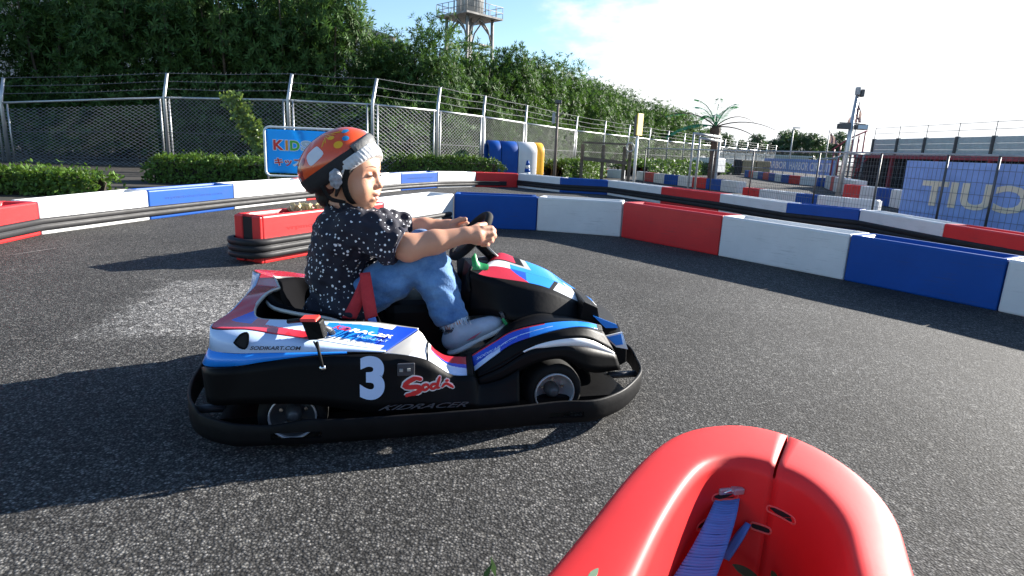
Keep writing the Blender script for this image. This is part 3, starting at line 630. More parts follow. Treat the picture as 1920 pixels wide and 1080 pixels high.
for za, zb_, ra, rb, m_ in ((.03, .34, .105, .082, 'pl_white'), (.34, .44, .082, .07, 'pl_blue'), (.44, .53, .07, .058, 'pl_white'), (.53, .66, .058, .032, 'pl_blue')): MB().tube([(0, 0, za), (0, 0, zb_)], [ra, rb], 16).build('band', m_, cn, True)

# ------------------------------------------------------------------ thin lamp pole, wooden gate, yellow sign
a = Vector((1.144, 19, 0.445)); b = Vector((1.141, 19, 2.382)); h = b.z
lp = thing('lamp_pole', 'thin pole with small lamp and camera in front of the fence', 'pole', (b.x, a.y, 0))
MB().tube([(0, 0, 0), (0, 0, h)], [.055, .035], 10).build('pole', 'rust_pipe', lp, True)
MB().box((-.10, -.07, h - .04), (.10, .07, h + .07)).build('lamp_head', 'dark_steel', lp, bevel=.02)
MB().tube([(0, 0, h - .45), (.1, -.05, h - .35), (.16, -.08, h - .28)], .015, 6).build('bracket', 'dark_steel', lp, True)
MB().box((-.16, -.05, h - .62), (-.07, .05, h - .3)).build('camera_box', 'grey_paint', lp, bevel=.01)
def wp_(px, py, Y): return None
gt = thing('wooden_gate', 'weathered wooden gate frame with a hanging tyre ring', 'gate', (3.691, 25.002, 0))
go = Vector((3.691, 25.002, 0)); go.z = 0
def gx(v): return Vector(v) - go
for q_ in (((2.169, 21, 1.227), (2.238, 21, -0.012)), ((2.939, 21.5, 1.23), (2.943, 21.5, -0.006)), ((3.764, 22, 1.214), (3.753, 22, 0.005)), ((3.966, 22, 1.278), (3.952, 22, -0.08))):
    t_, b_ = gx(q_[0]), gx(q_[1]); MB().box((t_.x - .055, t_.y - .04, 0), (t_.x + .055, t_.y + .04, t_.z)).build('post', 'wood_old', gt, bevel=.006)
for q_ in (((2.159, 20.94, 1.278), (3.953, 21.94, 1.296), .03), ((2.196, 20.94, 0.754), (3.878, 21.94, 0.648), .06)):
    s_, e_ = gx(q_[0]), gx(q_[1]); k = q_[2]
    MB().add([s_ + Vector((0, y, z)) for y in (-.03, .03) for z in (-k, k)] + [e_ + Vector((0, y, z)) for y in (-.03, .03) for z in (-k, k)], [(0, 1, 3, 2), (4, 6, 7, 5), (0, 4, 5, 1), (2, 3, 7, 6), (0, 2, 6, 4), (1, 5, 7, 3)]).build('rail', 'wood_old', gt)
cz = gx((3.881, 21.7, 1.2)); MB().tube([cz + Vector((.13 * math.cos(t), -.06, .15 * math.sin(t))) for t in [6.2832 * k / 20 for k in range(20)]], .025, 6, closed=True).build('ring', 'grey_paint', gt, True)
a = Vector((3.975, 21, 1.551)); ys = thing('yellow_sign', 'narrow yellow sign board on a white pole', 'sign', (a.x, a.y, 0), R(52)); t_ = (3.926, 21, 2.291)[2]; b_ = (3.99, 21, 1.587)[2]
MB().tube([(0, 0, 0), (0, 0, b_ + .1)], .05, 10).build('pole', 'white_paint', ys, True)
MB().box((-.19, -.075, b_), (.19, -.03, t_)).build('board', 'bill_yellow', ys, bevel=.006)
MB().box((-.19, -.025, b_ - .02), (.19, .06, t_ - .05)).build('backing_box', 'dark_steel', ys, bevel=.006)

# ------------------------------------------------------------------ barriers of the far track
def far_row(pts, cols, h, t, desc, group, name='track_barrier'):
    P = [Vector(q) for q in pts]
    for k in range(len(P) - 1):
        c = cols[k % len(cols)]
        barrier((P[k].x, P[k].y, 0), (P[k + 1].x, P[k + 1].y, 0), h, h, t, c, 'small %s %s' % (COLN[c][1], desc), group)
far_row(crv([(1.665, 23.885, 0), (2.835, 25.105, 0), (4.154, 24.527, 0)], 6), 'bwwrw', .34, .3, 'barrier seen through the wooden gate', 'far barriers behind the gate')
far_row(crv([(4.651, 24.117, 0), (5.13, 21.839, 0), (5.671, 20.35, 0), (6.358, 17.772, 0)], 9), 'wrwbwrbw', .33, .3, 'barrier of the inner row round the palm', 'far barriers round the palm')
far_row(crv([(6.355, 31.257, 0), (9.853, 36.801, 0), (15.115, 46.134, 0), (18.041, 48.668, 0)], 17), 'rwbw', .55, .3, 'barrier of the far row before the long hedge', 'far barriers before the hedge')
far_row(crv([(13.18, 35.886, 0), (12.599, 30.973, 0), (12.343, 27.388, 0), (12.992, 25.17, 0)], 12), 'brwbrbw', .36, .3, 'barrier of the row under the blue harbour banner', 'far barriers under the harbour banner')
far_row(crv([(12.306, 24.665, 0), (10.76, 20.619, 0), (9.915, 18.059, 0)], 8), 'wwrwbw', .5, .3, 'barrier of the row beside the stair tower', 'far barriers by the stair tower')
far_row(crv([(8.993, 16.954, 0), (9.065, 15.486, 0), (8.774, 13.353, 0)], 6), 'rwbwr', .42, .25, 'barrier of the row before the dark stand', 'far barriers before the stand')
far_row(crv([(5.663, 15.41, 0), (6.034, 14.352, 0), (6.506, 13.01, 0), (7.189, 12.219, 0)], 7), 'rwwbww', .28, .25, 'barrier just behind the shaded outer wall', 'barriers behind the outer wall')
# white drums lying beside the hedge
for k, x in enumerate((1196, 1210)):
    c_ = Vector((8.006, 41.089, 0)) if k == 0 else Vector((8.909, 42.355, 0)); o = MB().tube([(0, 0, .3), (1.0, .3, .3)], .3, 16).build('drum', 'pl_white', None, True); o.location = (c_.x, c_.y, 0)
    tag(o, ('white drum lying on its side at the gate end of the hedge', 'white drum lying on its side beside another drum')[k], 'drum')

# ------------------------------------------------------------------ grey portal and artificial palm
a, b = Vector((5.023, 18, 0.187)), Vector((6.106, 19, 0.181)); pf = thing('portal_frame', 'grey tubular portal frame beside the artificial palm', 'frame', (a.x, a.y, 0)); hz = (4.943, 18, 1.622)[2]; v_ = Vector((b.x - a.x, b.y - a.y, 0))
MB().tube([(0, 0, 0), (0, 0, hz)], .032, 8).build('upright', 'grey_paint', pf, True)
MB().tube([(.22, .1, 0), (.22, .1, hz - .12)], .032, 8).build('upright', 'grey_paint', pf, True)
MB().tube([(0, 0, hz), v_ + Vector((0, 0, hz - .03))], .04, 8).build('crossbar', 'grey_paint', pf, True)
MB().tube([(.22, .1, hz - .12), v_ + Vector((.1, .1, hz - .15))], .04, 8).build('crossbar', 'grey_paint', pf, True)
MB().tube([v_, v_ + Vector((0, 0, hz - .03))], .04, 8).build('upright', 'grey_paint', pf, True)
a = Vector((6.127, 19.4, 0.077)); tp = Vector((6.057, 19.4, 1.93)); pt = thing('palm_tree', 'artificial palm tree with green plastic fronds', 'palm', (a.x, a.y, 0)); hz = tp.z; tx = tp.x - a.x
MB().tube([(0, 0, 0), (tx * .4, 0, hz * .5), (tx * .8, 0, hz * .78), (tx, 0, hz * .93), (tx, 0, hz)], [.14, .12, .10, .17, .10], 10).build('trunk', 'palm_trunk', pt, True)
random.seed(21)
for az, el, L, bare in ((200, 8, 1.5, 0), (165, 38, 1.35, .6), (120, 66, 1.2, .0), (75, 72, 1.15, .0), (48, 55, 1.3, .1), (30, 36, 1.4, .8), (350, 20, 1.5, .85), (335, 4, 1.3, .9), (215, 55, 1.0, .3), (290, 62, 1.0, .0), (255, 40, 1.1, .2), (100, 40, 1.2, .1)):
    d0 = Vector((math.cos(R(az)), math.sin(R(az)) * .8, 0)); P = []; e = R(el); p_ = Vector((tx, 0, hz - .03))
    L *= 1.22
    for k in range(9): P.append(p_.copy()); p_ = p_ + (d0 * math.cos(e) + Vector((0, 0, math.sin(e)))) * L / 8; e -= R(8 if el > 30 else 6)
    fr_ = MB().tube(P, [.022 - .002 * k for k in range(9)], 4); V = []; F = []
    for k in range(46):
        t_ = .15 + .85 * k / 46; j = min(int(t_ * 8), 7); q = P[j].lerp(P[j + 1], t_ * 8 - j); dd = (P[j + 1] - P[j]).normalized(); sd_ = dd.cross(Vector((0, 0, 1))).normalized()
        for s_ in (-1, 1):
            if random.random() < bare + .2: continue
            leaf(V, F, q, (sd_ * s_ + dd * .7 + Vector((0, 0, -.35))).normalized(), Vector((0, 0, 1)), random.uniform(.22, .32) * (1.1 - .5 * t_), .018)
    fo_ = fr_.build('frond', 'palm_trunk' if bare > .5 else 'palm_green', pt)
    if V: m_ = bpy.data.meshes.new('leaflets'); m_.from_pydata(V, [], F); link('leaflets', m_, 'palm_green', fo_)

# ------------------------------------------------------------------ wire mesh fence along the right, with the mirrored banner on it
MP = [(3.938, 21.533, 0), (5.69, 19.79, 0), (5.948, 18.183, 0), (7.446, 16.081, 0), (8.653, 13.533, 0)]
MPX = [Vector(q) for q in ((4.0, 19.5, 0), (5.4, 17.2, 0), (5.75, 15.2, 0), (6.1, 12.6, 0), (6.35, 10.9, 0), (6.62, 9.6, 0), (6.87, 8.9, 0), (7.12, 8.2, 0), (7.5, 7.1, 0))]
mf = thing('wire_mesh_fence', 'grey welded wire mesh fence with dark posts behind the shaded outer wall', 'fence', MPX[0]); m0 = MPX[0]; FH = 1.17
for k, P_ in enumerate(MPX):
    p_ = P_ - m0; MB().tube([p_, p_ + Vector((0, 0, FH))], .018, 8).build('post', 'dark_steel', mf, True)
for k in range(len(MPX) - 1):
    a, b = MPX[k] - m0, MPX[k + 1] - m0; L = (b - a).length; d = (b - a) / L; w_ = MB()
    MB().tube([a + Vector((0, 0, FH)), b + Vector((0, 0, FH))], .018, 6).build('top_rail', 'grey_paint', mf, True)
    nv = int(L / .075)
    for j in range(1, nv): q = a + d * L * j / nv; w_.tube([q + Vector((0, 0, .05)), q + Vector((0, 0, FH))], .0032, 3, cap=False)
    for j in range(7): z = .06 + (FH - .1) * j / 6; w_.tube([a + Vector((0, 0, z)), b + Vector((0, 0, z))], .0035, 3, cap=False)
    o = w_.build('wire_mesh', 'galv_wire', mf); o['kind'] = 'stuff'
bA, bB = MPX[4].lerp(MPX[5], .40), MPX[8] + Vector((.25, -.7, 0)); nr = Vector((.94, .34, 0)) * .05
bt = thing('circuit_banner', 'blue mesh banner with pale letters seen mirrored from behind on the wire fence', 'banner', bA)
def bq(s_, z): return bA.lerp(bB, s_) - bA + nr + Vector((0, 0, z))
MB().grid([[bq(k / 30, z) + nr * .15 * math.sin(k * 1.3 + z * 4) for k in range(31)] for z in (.05, .3, .55, .8, 1.06)]).build('cloth', 'mesh_blue', bt, True)
Vt, Ft = text_mesh('CIRCUIT', .035, space=1.05); x1 = max(v.x for v in Vt); Vt = [Vector((x1 - v.x, v.y, 0)) for v in Vt]
fit((Vt, Ft), [bq(.085, .36), bq(.745, .36), bq(.745, .76), bq(.085, .76)], -.0 + .012).build('lettering', 'cream', bt)
fit((Vt, Ft), [bq(.085, .36), bq(.745, .36), bq(.745, .76), bq(.085, .76)], -.012).build('lettering', 'cream', bt)

# ------------------------------------------------------------------ lamp post with floodlights
a = Vector((7.849, 15, 0.053)); b = Vector((7.924, 15, 2.651)); lp = thing('flood_lamp_post', 'tall grey lamp post with two floodlights and a camera on top', 'lamp post', ((7.849, 15, 0.131)[0], 15, 0)); hz = b.z; lx = b.x - (7.849, 15, 0.131)[0]
MB().tube([(0, 0, 0), (lx * .5, 0, hz * .5), (lx, 0, hz)], [.068, .055, .034], 12).build('post', 'galv', lp, True)
zf = (7.952, 15, 1.827)[2]; xf = lx * zf / hz
MB().tube([(xf - .3, -.02, zf + .08), (xf + .32, -.02, zf + .08)], .015, 6).build('arm', 'dark_steel', lp, True)
for s_, x in ((-1, -.19), (1, .21)):
    fl = MB().box((xf + x - .13, -.12, zf - .06), (xf + x + .13, .05, zf + .06)).build('floodlight', 'dark_steel', lp, bevel=.01)
    if s_ > 0: MB().box((xf + x - .11, -.126, zf - .045), (xf + x + .11, -.122, zf + .045)).build('lens', 'p_grey', fl)
MB().box((lx - .05, -.07, hz - .10), (lx + .03, .05, hz + .08)).build('camera_head', 'grey_paint', lp, bevel=.02)
MB().box((lx + .05, -.08, hz - .14), (lx + .13, .04, hz + .03)).build('camera_head', 'dark_steel', lp, bevel=.02)

# ------------------------------------------------------------------ dark stand with red beams and a grey panelled deck
sA, sB = Vector((14.11, 26, 0.155)), Vector((14.24, 17, 0.262)); sA.z = sB.z = 0; dS = (sB - sA); LS = dS.length + 6; dS.normalize(); rzs = math.atan2(dS.y, dS.x)
stn = thing('viewing_stand', 'long low stand with red beams, dark mesh front and grey panelled deck', 'stand', sA, rzs)
zr = (13.913, 26, 1.312)[2]
MB().box((0, .1, 0), (LS, 3, zr - .05)).build('back_room', 'inside_shade', stn)  # solid black block painted as the shaded interior
MB().box((-.05, -.1, zr - .07), (LS, .16, zr + .06)).build('beam', 'red_steel', stn, bevel=.01)
MB().box((-.05, -.05, .0), (.1, .09, zr - .072)).build('beam_post', 'red_steel', stn)
for k in range(1, 5): MB().box((k * 2.4, -.05, 0), (k * 2.4 + .08, .09, zr - .072)).build('beam_post', 'red_steel', stn)
for k in range(2): MB().tube([(.1, -.02, zr - .9 + .3 * k), (.55 + .3 * k, -.02, zr - .1)], .04, 6).build('brace', 'red_steel', stn, True)
wm_ = MB()
for k in range(int(LS / .18)): wm_.tube([(k * .18 + .05, -.0, 0), (k * .18 + .05, -.0, zr - .08)], .008, 3, cap=False)
for k in range(7): wm_.tube([(0, .0, .1 + k * .2), (LS, .0, .1 + k * .2)], .008, 3, cap=False)
o = wm_.build('wire_mesh', 'galv_wire', stn); o['kind'] = 'stuff'
zd = .62
for k in range(int(LS / 1.6)):
    x = k * 1.6
    for j in range(3): MB().box((x + .05, .62, zr + .08 + j * zd / 3), (x + 1.55, .66, zr + .07 + (j + 1) * zd / 3 + .004)).build('deck_panel', 'corrugated', stn)
    MB().box((x - .035, .56, zr + .061), (x + .035, .70, zr + zd + .1)).build('deck_post', 'dark_steel', stn)
    MB().tube([(x, .63, zr + zd + .1), (x, .63, zr + zd + .55)], .012, 5).build('rail_post', 'dark_steel', stn)
for z in (.3, .52): MB().tube([(0, .63, zr + zd + z), (LS, .63, zr + zd + z)], .008, 5).build('rail_wire', 'dark_steel', stn)
MB().box((0, .70, zr), (LS, 3, zr + .05)).build('deck', 'corrugated', stn)
# stair tower of grey tube beside the stand
a = Vector((12.243, 24, 0.038)); st = thing('stair_tower', 'grey tubular stair at the end of the stand', 'stairs', (a.x, a.y, 0)); zt = (12.483, 24, 1.349)[2]
for x in (.0, .28, .75, 1.0): MB().tube([(x, 0, 0), (x + .06, 0, zt - .1 * (x < .2))], .035, 6).build('upright', 'grey_paint', st, True)
for k in range(7): MB().box((.28, -.3, .12 + k * zt / 7.5), (.98, .3, .15 + k * zt / 7.5)).build('step', 'dark_steel', st)
MB().tube([(-.7, 0, zt * .82), (.0, 0, zt * .86), (.35, 0, zt), (1.3, 0, zt)], .035, 6).build('handrail', 'grey_paint', st, True)
MB().tube([(-.05, .3, zt + .12), (.5, .3, zt + .55), (1.2, .3, zt + .9)], .03, 6).build('handrail', 'red_steel', st, True)
for k in range(6): MB().tube([(.05 + k * .22, .3, zt * .3), (.05 + k * .22, .3, zt + .15 + k * .14)], .03, 6).build('baluster', 'red_steel', st, True)
# flags
def flag(px, label, tip, poly, Y):
    a = Vector(poly[0]); o = thing('flag', label, 'flag', (tip[0], tip[1], 0), 0, 'limp flags behind the lamp post'); P = [Vector(q) - Vector((tip[0], tip[1], 0)) for q in poly]
    MB().tube([(0, 0, 0), (0, 0, P[0].z + .05)], .02, 6).build('flag_pole', 'grey_paint', o, True)
    A, B = crv([P[0], P[3]], 10), crv([P[1], P[2]], 10); rows = [[x.lerp(y, j / 8) + Vector((0, .05 * math.sin(j * 1.7 + k), 0)) for j in range(9)] for k, (x, y) in enumerate(zip(A, B))]
    MB().grid(rows).build('cloth', 'flag', o, True)
flag(0, 'large limp dark flag hanging behind the lamp post', (12.29, 23, 3.085), [(12.284, 23, 3.121), (12.246, 23, 3.008), (11.935, 23, 2.434), (12.477, 23, 2.458)], 23)
flag(0, 'small limp dark flag on the stair tower', (12.353, 25, 2.207), [(12.353, 25, 2.207), (12.381, 25, 2.168), (12.817, 25, 1.711), (12.405, 25, 1.755)], 25)

# ------------------------------------------------------------------ far end: harbour banner, straw board, trees, lamp, sheds
a, b = Vector((17.047, 43, -0.389)), Vector((15.842, 31, -0.068)); a.z = b.z = 0; hb_ = thing('harbour_banner', 'long blue banner reading HARBOR CIRCUIT across the end of the track', 'banner', a, math.atan2(b.y - a.y, b.x - a.x)); Lb = (b - a).length
MB().box((0, 0, .35), (Lb, .04, 1.12)).build('board', 'mesh_blue', hb_)
fit(text_mesh('HARBOR CIRCUIT', .02), [(Lb * .44, 0, .5), (Lb * .97, 0, .5), (Lb * .97, 0, .98), (Lb * .44, 0, .98)], .006).build('lettering', 'p_white', hb_)
fit(text_mesh('HARBOR', .02), [(Lb * .04, 0, .5), (Lb * .40, 0, .5), (Lb * .40, 0, .95), (Lb * .04, 0, .95)], .006).build('lettering', 'p_white', hb_)
for k in range(7): MB().box((Lb * k / 6 - .03, .045, 0), (Lb * k / 6 + .03, .1, 1.1)).build('post', 'grey_paint', hb_)
a = Vector((14.279, 39.375, 0)); bx_ = thing('straw_bales', 'tan straw bale wall at the far left end of the harbour banner', 'bales', (a.x, a.y, 0), R(-12))
for j in range(2):
    for k in range(2): MB().box((k * .85, 0, .1 + j * .42), (k * .85 + .82, .5, .5 + j * .42)).build('bale', 'straw', bx_, bevel=.05)
MB().box((-.5, -.05, 0), (-.02, .6, .95)).build('end_tyre_stack', 'belt_black', bx_, bevel=.1)
CF = [crown(40 + k, 380, 3.2, 2.6, 1.6, 6.2, .55, .08, 6) for k in range(4)]
for m_ in CF: m_.materials.append(M['leaf_far'])
random.seed(13)
FT = [(1372, 95, .9, .62, 'small rounded pine left of the leaning pine'), (1398, 92, 1.0, .75, 'leaning far pine beyond the track'), (1418, 100, .9, .66, 'far pine right of the leaning pine'), (1446, 96, 1.1, .92, 'broad far pine left of the distant lamp'), (1462, 98, 1.1, .95, 'broad far pine behind the distant lamp'), (1482, 95, 1.0, .85, 'far pine right of the distant lamp'),
      (1505, 94, 1.1, .85, 'far pine with flat crown before the stair tower'), (1520, 99, 1.0, .8, 'far pine next to the stair tower'), (1548, 88, 1.0, .86, 'far pine half hidden by the stair tower'), (1340, 110, 1.2, .85, 'far tree behind the palm trunk'), (1310, 105, 1.3, .95, 'far tree at the end of the oleander row')]
TP = MB().tube([(0, 0, 0), (.15, 0, 2.2), (-.1, .1, 4.2)], [.22, .16, .08], 7).tube([(.1, 0, 2.0), (1.0, .3, 3.2), (1.9, .3, 3.8)], [.12, .08, .04], 6).me('trunk'); TP.materials.append(M['bark'])
for k, (px, Yd, s_, sz, lb) in enumerate(FT):
    x = (px - 960) / 1135 * Yd * .985; t = thing('pine_tree', lb, 'tree', (x, Yd, 0), random.uniform(0, 6.28), 'far pines beyond the track'); t.scale = (s_ * .8, s_ * .8, sz)
    for nm, me in (('trunk', TP), ('crown', CF[k % 4])): o = bpy.data.objects.new(nm, me); COL.objects.link(o); o.parent = t
dl = thing('distant_lamp', 'thin distant lamp mast above the far pines', 'lamp post', ((34.919, 80, 1.177)[0], 80, 0)); zt = (34.338, 80, 5.14)[2]
MB().tube([(0, 0, 0), (0, 0, zt)], [.12, .06], 6).build('mast', 'grey_paint', dl, True); MB().box((-.1, -.1, zt), (.8, .1, zt + .12)).build('lamp_arm', 'grey_paint', dl)
a, b = (22.179, 70, 0.777), (28.18, 70, 0.925); sh = thing('far_fence_wall', 'pale grey slatted wall at the far end of the track', 'wall', (a[0], 70, 0)); zt = (22.721, 70, 1.271)[2]
for k in range(8): MB().box((k * .8, 0, 0), (k * .8 + .76, .1, zt)).build('panel', 'corrugated', sh)
a = (28.715, 85, 1.104); sh = thing('far_shed', 'long pale shed with a dark window band at the track end', 'building', (a[0], 85, 0)); zt = (28.653, 85, 1.601)[2]
MB().box((0, 0, 0), (11, 5, zt)).build('wall', 'corrugated', sh); MB().box((-.3, -.3, zt + .004), (11.3, 5.3, zt + .22)).build('roof', 'corrugated', sh)
for k in range(5): MB().box((.6 + k * 2.1, -.05, zt * .45), (2.2 + k * 2.1, -.01, zt * .8)).build('window', 'glass', sh)
# parked van behind the far fence
a = Vector((10.488, 37, 0.523)); vn = thing('parked_van', 'white van parked beyond the long loose hedge', 'van', (a.x, 37, 0), R(-50)); vn.scale = (.62, .62, .62)
prof = [(0, .3), (0, .95), (.5, 1.05), (.95, 1.55), (3.2, 1.6), (3.4, 1.5), (3.45, .3)]
MB().prism(prof, 1.5, Matrix.Rotation(R(90), 4, 'X')).build('body', 'white_paint', vn, bevel=.04)
MB().add([(.5, .01, 1.08), (.5, -1.3, 1.08), (.9, -1.3, 1.52), (.9, .01, 1.52)], [(0, 1, 2, 3)]).build('windscreen', 'glass', vn)
MB().box((1.1, .002, 1.08), (2.9, .012, 1.48)).build('side_window', 'glass', vn)
for x in (.65, 2.75):
    for y in (.0, -1.5): MB().tube([(x, y - .08, .3), (x, y + .08, .3)], .3, 16).build('wheel', 'belt_black', vn, True)

# ------------------------------------------------------------------ warehouse behind the trees, water tower
a = Vector((-12.518, 62, 10.535)); wh = thing('warehouse', 'pale concrete warehouse showing above the oleanders', 'building', (a.x, 62, 0), R(14)); zt = (-12.621, 62, 10.916)[2]
MB().box((-34, 0, 0), (0, 20, zt)).build('wall', 'concrete', wh)
MB().add([(-34.3, -.3, zt + .01), (.3, -.3, zt + .01), (.3, 20.3, zt + .01), (-34.3, 20.3, zt + .01), (-34.3, -.3, zt + 2.4), (-3, -.3, zt + .75), (-3, 20.3, zt + .75), (-34.3, 20.3, zt + 2.4)], [(0, 1, 5, 4), (1, 2, 6, 5), (2, 3, 7, 6), (3, 0, 4, 7), (4, 5, 6, 7)]).build('roof', 'concrete', wh)
for k in range(8): w_ = MB().box((-33 + k * 4, -.06, 3), (-31 + k * 4, -.01, 5)).build('window', 'glass', wh)
tw_c = Vector((-5.042, 60, 9.967)); zp = (-5.113, 60, 12.468)[2]; tw = thing('water_tower', 'steel water tower with railed platform rising behind the oleanders', 'water tower', (tw_c.x, 60, 0)); k_ = 60 / 1135 * 1.0
Lg = 2.1; PW = 3.1
legs = [(-Lg, 0), (0, -Lg), (Lg, 0), (0, Lg)]
for x, y in legs: MB().tube([(x * 1.12, y * 1.12, 0), (x, y, zp)], .15, 8).build('leg', 'tower_steel', tw, True)
MB().prism([(-PW, 0), (0, -PW), (PW, 0), (0, PW)], .16, Matrix.Translation((0, 0, zp))).build('platform', 'tower_steel', tw)
for k in range(4):
    a, b = Vector((*legs[k], 0)), Vector((*legs[(k + 1) % 4], 0))
    for zz_ in (zp - 2.3, zp - 5.2, zp - 8.2):
        MB().tube([a + Vector((0, 0, zz_)), b + Vector((0, 0, zz_))], .08, 6).build('girt', 'tower_steel', tw, True)
        m_ = (a + b) / 2
        for e_ in (a, b): MB().tube([e_ + Vector((0, 0, zz_ + .1)), e_.lerp(m_, .35) + Vector((0, 0, zz_ + 1.4)), m_ + Vector((0, 0, zz_ + 2.2))], .08, 6).build('arch_brace', 'tower_steel', tw, True)
    m_ = (a + b) / 2
    for e_ in (a, b): MB().tube([e_ + Vector((0, 0, zp - 1.6)), m_ * .25 + e_ * .3 + Vector((0, 0, zp - .1))], .08, 6).build('knee_brace', 'tower_steel', tw, True)
    pa, pb = Vector((*[c * PW / Lg * .985 for c in legs[k]], zp + .16)), Vector((*[c * PW / Lg * .985 for c in legs[(k + 1) % 4]], zp + .16))
    for z in (.45, .95): MB().tube([pa + Vector((0, 0, z)), pb + Vector((0, 0, z))], .03, 5).build('handrail', 'tower_steel', tw, True)
    for j in range(5): q = pa.lerp(pb, j / 5); MB().tube([q, q + Vector((0, 0, .95))], .03, 5).build('rail_post', 'tower_steel', tw, True)
tk = MB().tube([(0, 0, zp + .16), (0, 0, zp + 5.2), (0, 0, zp + 5.9)], [1.25, 1.25, .2], 20).build('tank', 'tank', tw, True)
for k in range(20): a = 6.2832 * k / 20; MB().box((-.02, 1.236, zp + .17), (.02, 1.27, zp + 5.2), T=Matrix.Rotation(a, 4, 'Z')).build('tank_seam', 'tank', tk) if k % 3 == 0 else None
MB().tube([(1.45, -.2, zp + .16), (1.45, -.2, zp + 5)], .05, 6).build('pipe', 'tower_steel', tw, True)
MB().tube([(-1.45, -.2, zp + .16), (-1.45, -.2, zp + 5)], .05, 6).build('pipe', 'tower_steel', tw, True)
MB().tube([(0, 0, 0), (0, 0, zp)], .22, 8).build('riser', 'tower_steel', tw, True)
# ------------------------------------------------------------------ kart number 3
mat('body_black', (.0035, .0035, .0042), .48, var=.2, vscale=8, bump=.05, bscale=60, spec=.13); mat('seat_black', (.004, .004, .005), .8, spec=.03); mat('bumper_black', (.004, .004, .005), .55, var=.3, vscale=12, bump=.1, bscale=40, spec=.14)
mat('rubber', (.007, .007, .007), .8, var=.2, spec=.25, bump=.15, bscale=30)
mat('k_red', (.50, .02, .035), .25, var=.05, coat=.4); mat('k_blue', (.012, .07, .55), .25, var=.05, coat=.4); mat('k_sky', (.02, .25, .80), .25, var=.05, coat=.4)
mat('k_white', (.78, .79, .80), .25, var=.04, coat=.4); mat('k_pale', (.50, .64, .88), .3, var=.05, coat=.3); mat('k_silver', (.45, .44, .41), .35, .3); mat('alloy', (.50, .50, .52), .35, .5, var=.1)
mat('chrome', (.7, .7, .7), .15, 1.0); mat('ink', (.015, .015, .03), .5); mat('emboss', (.06, .06, .07), .4); mat('web_red', (.42, .02, .03), .75, var=.1, vscale=20, bump=.3, bscale=200)
mat('web_blue', (.10, .22, .62), .6, var=.1, vscale=10); mat('green_tape', (.03, .35, .12), .35, trans=.3); mat('key_red', (.8, .05, .03), .4)
VC = .43
KT = thing('kids_kart', 'black kids kart with blue, white and red stickers and number 3', 'kart', (-.26, 1.92, 0), R(15))
def mir(v): return Vector((v[0], 2 * VC - v[1], v[2]))
def both(name, lines, n, m, mats, fn=None, straight=False, solid=.006, par=None, smooth=True, fn2=None):
    rows = loft(lines, n, m, straight); o = []
    for s_ in (0, 1):
        rr = rows if not s_ else [[mir(v) for v in r_] for r_ in rows]
        b = MB().grid(rr, fn=fn2 if s_ and fn2 else fn); ob = b.build(name, mats, par or KT, smooth); o.append(ob)
        if solid: k = ob.modifiers.new('t', 'SOLIDIFY'); k.thickness = solid; k.offset = -1 if s_ == 0 else 1
    return o
# lines of the bodywork, from the side pod tip round to the middle of the rear
L1 = [(-0.153, -0.035, 0.295), (-0.18, -0.04, 0.297), (-0.271, -0.045, 0.304), (-0.356, -0.05, 0.309), (-0.509, -0.05, 0.314), (-0.596, -0.045, 0.315), (-.668, 0, .315), (-.672, .1, .318), (-.668, .25, .32), (-.655, .43, .32)]
L2 = [(-0.149, -0.025, 0.295), (-0.179, -0.03, 0.302), (-0.271, -0.03, 0.32), (-0.341, -0.025, 0.334), (-0.483, -0.02, 0.361), (-0.564, -0.01, 0.375), (-0.663, 0, 0.383), (-0.632, 0.12, 0.395), (-0.609, 0.23, 0.412), (-0.598, 0.43, 0.41)]
LB = [(-0.156, -0.035, 0.292), (-0.18, -0.042, 0.295), (-0.271, -0.05, 0.3), (-0.378, -0.056, 0.301), (-0.509, -0.06, 0.29), (-0.589, -0.058, 0.28), (-.685, -.01, .268), (-.695, .09, .275), (-.69, .25, .28), (-.675, .43, .28)]
L3 = [(-0.034, 0.09, 0.329), (-0.086, 0.1, 0.335), (-0.185, 0.1, 0.352), (-0.286, 0.1, 0.358), (-0.457, 0.1, 0.368), (-0.547, 0.11, 0.375), (-0.568, 0.16, 0.389), (-0.563, 0.22, 0.403), (-0.544, 0.32, 0.412), (-0.518, 0.43, 0.403)]
both('side_band', [L1, L2], 64, 2, ['k_pale', 'k_white', 'body_black'], lambda s_, t: 0 if s_ > .62 else 0)  # white band tinted pale blue, its shade put into the colour
both('lower_stripe', [LB, L1], 64, 2, ['k_sky', 'body_black'], lambda s_, t: 1 if s_ < .22 else 0)
def topcol(s_, t):
    # s_ 0 at the pod tip, 1 at the rear; t 0 at the outer crease, 1 at the inner rim
    if s_ > .50: return 1 if .56 < s_ < .655 and t > .42 and int((s_ - .53) * 480) % 4 else 0
    if s_ > .36: return 0 if t < .30 + (s_ - .36) * 1.6 else 3
    if t < .16 + max(0, s_ - .10) * .35 and s_ > .09: return 4
    if t > .93 - (.36 - s_) * .55 and s_ > .14: return 4
    if s_ < .13 + .07 * t: return 1
    return 2
both('pod_top', [L2, L3], 240, 44, ['k_red', 'k_blue', 'k_sky', 'k_pale', 'k_white'], topcol, fn2=lambda s_, t: 0 if s_ > .30 else topcol(s_, t))
# black seams
for s_ in (0, 1):
    for ln_ in (L1, L2):
        P = [(mir(v) if s_ else Vector(v)) + Vector((0, .001 if s_ else -.001, 0)) for v in crv_st(ln_, 60)]; MB().tube(P, .0028, 5).build('seam', 'body_black', KT, True)
    P = [(mir(v) if s_ else Vector(v)) for v in crv_st(L3, 70)]; MB().tube(P, .007, 6).build('rim_glint', 'k_silver' if s_ == 0 else 'k_silver', KT, True)  # silver tube drawn as the highlight along the cockpit rim
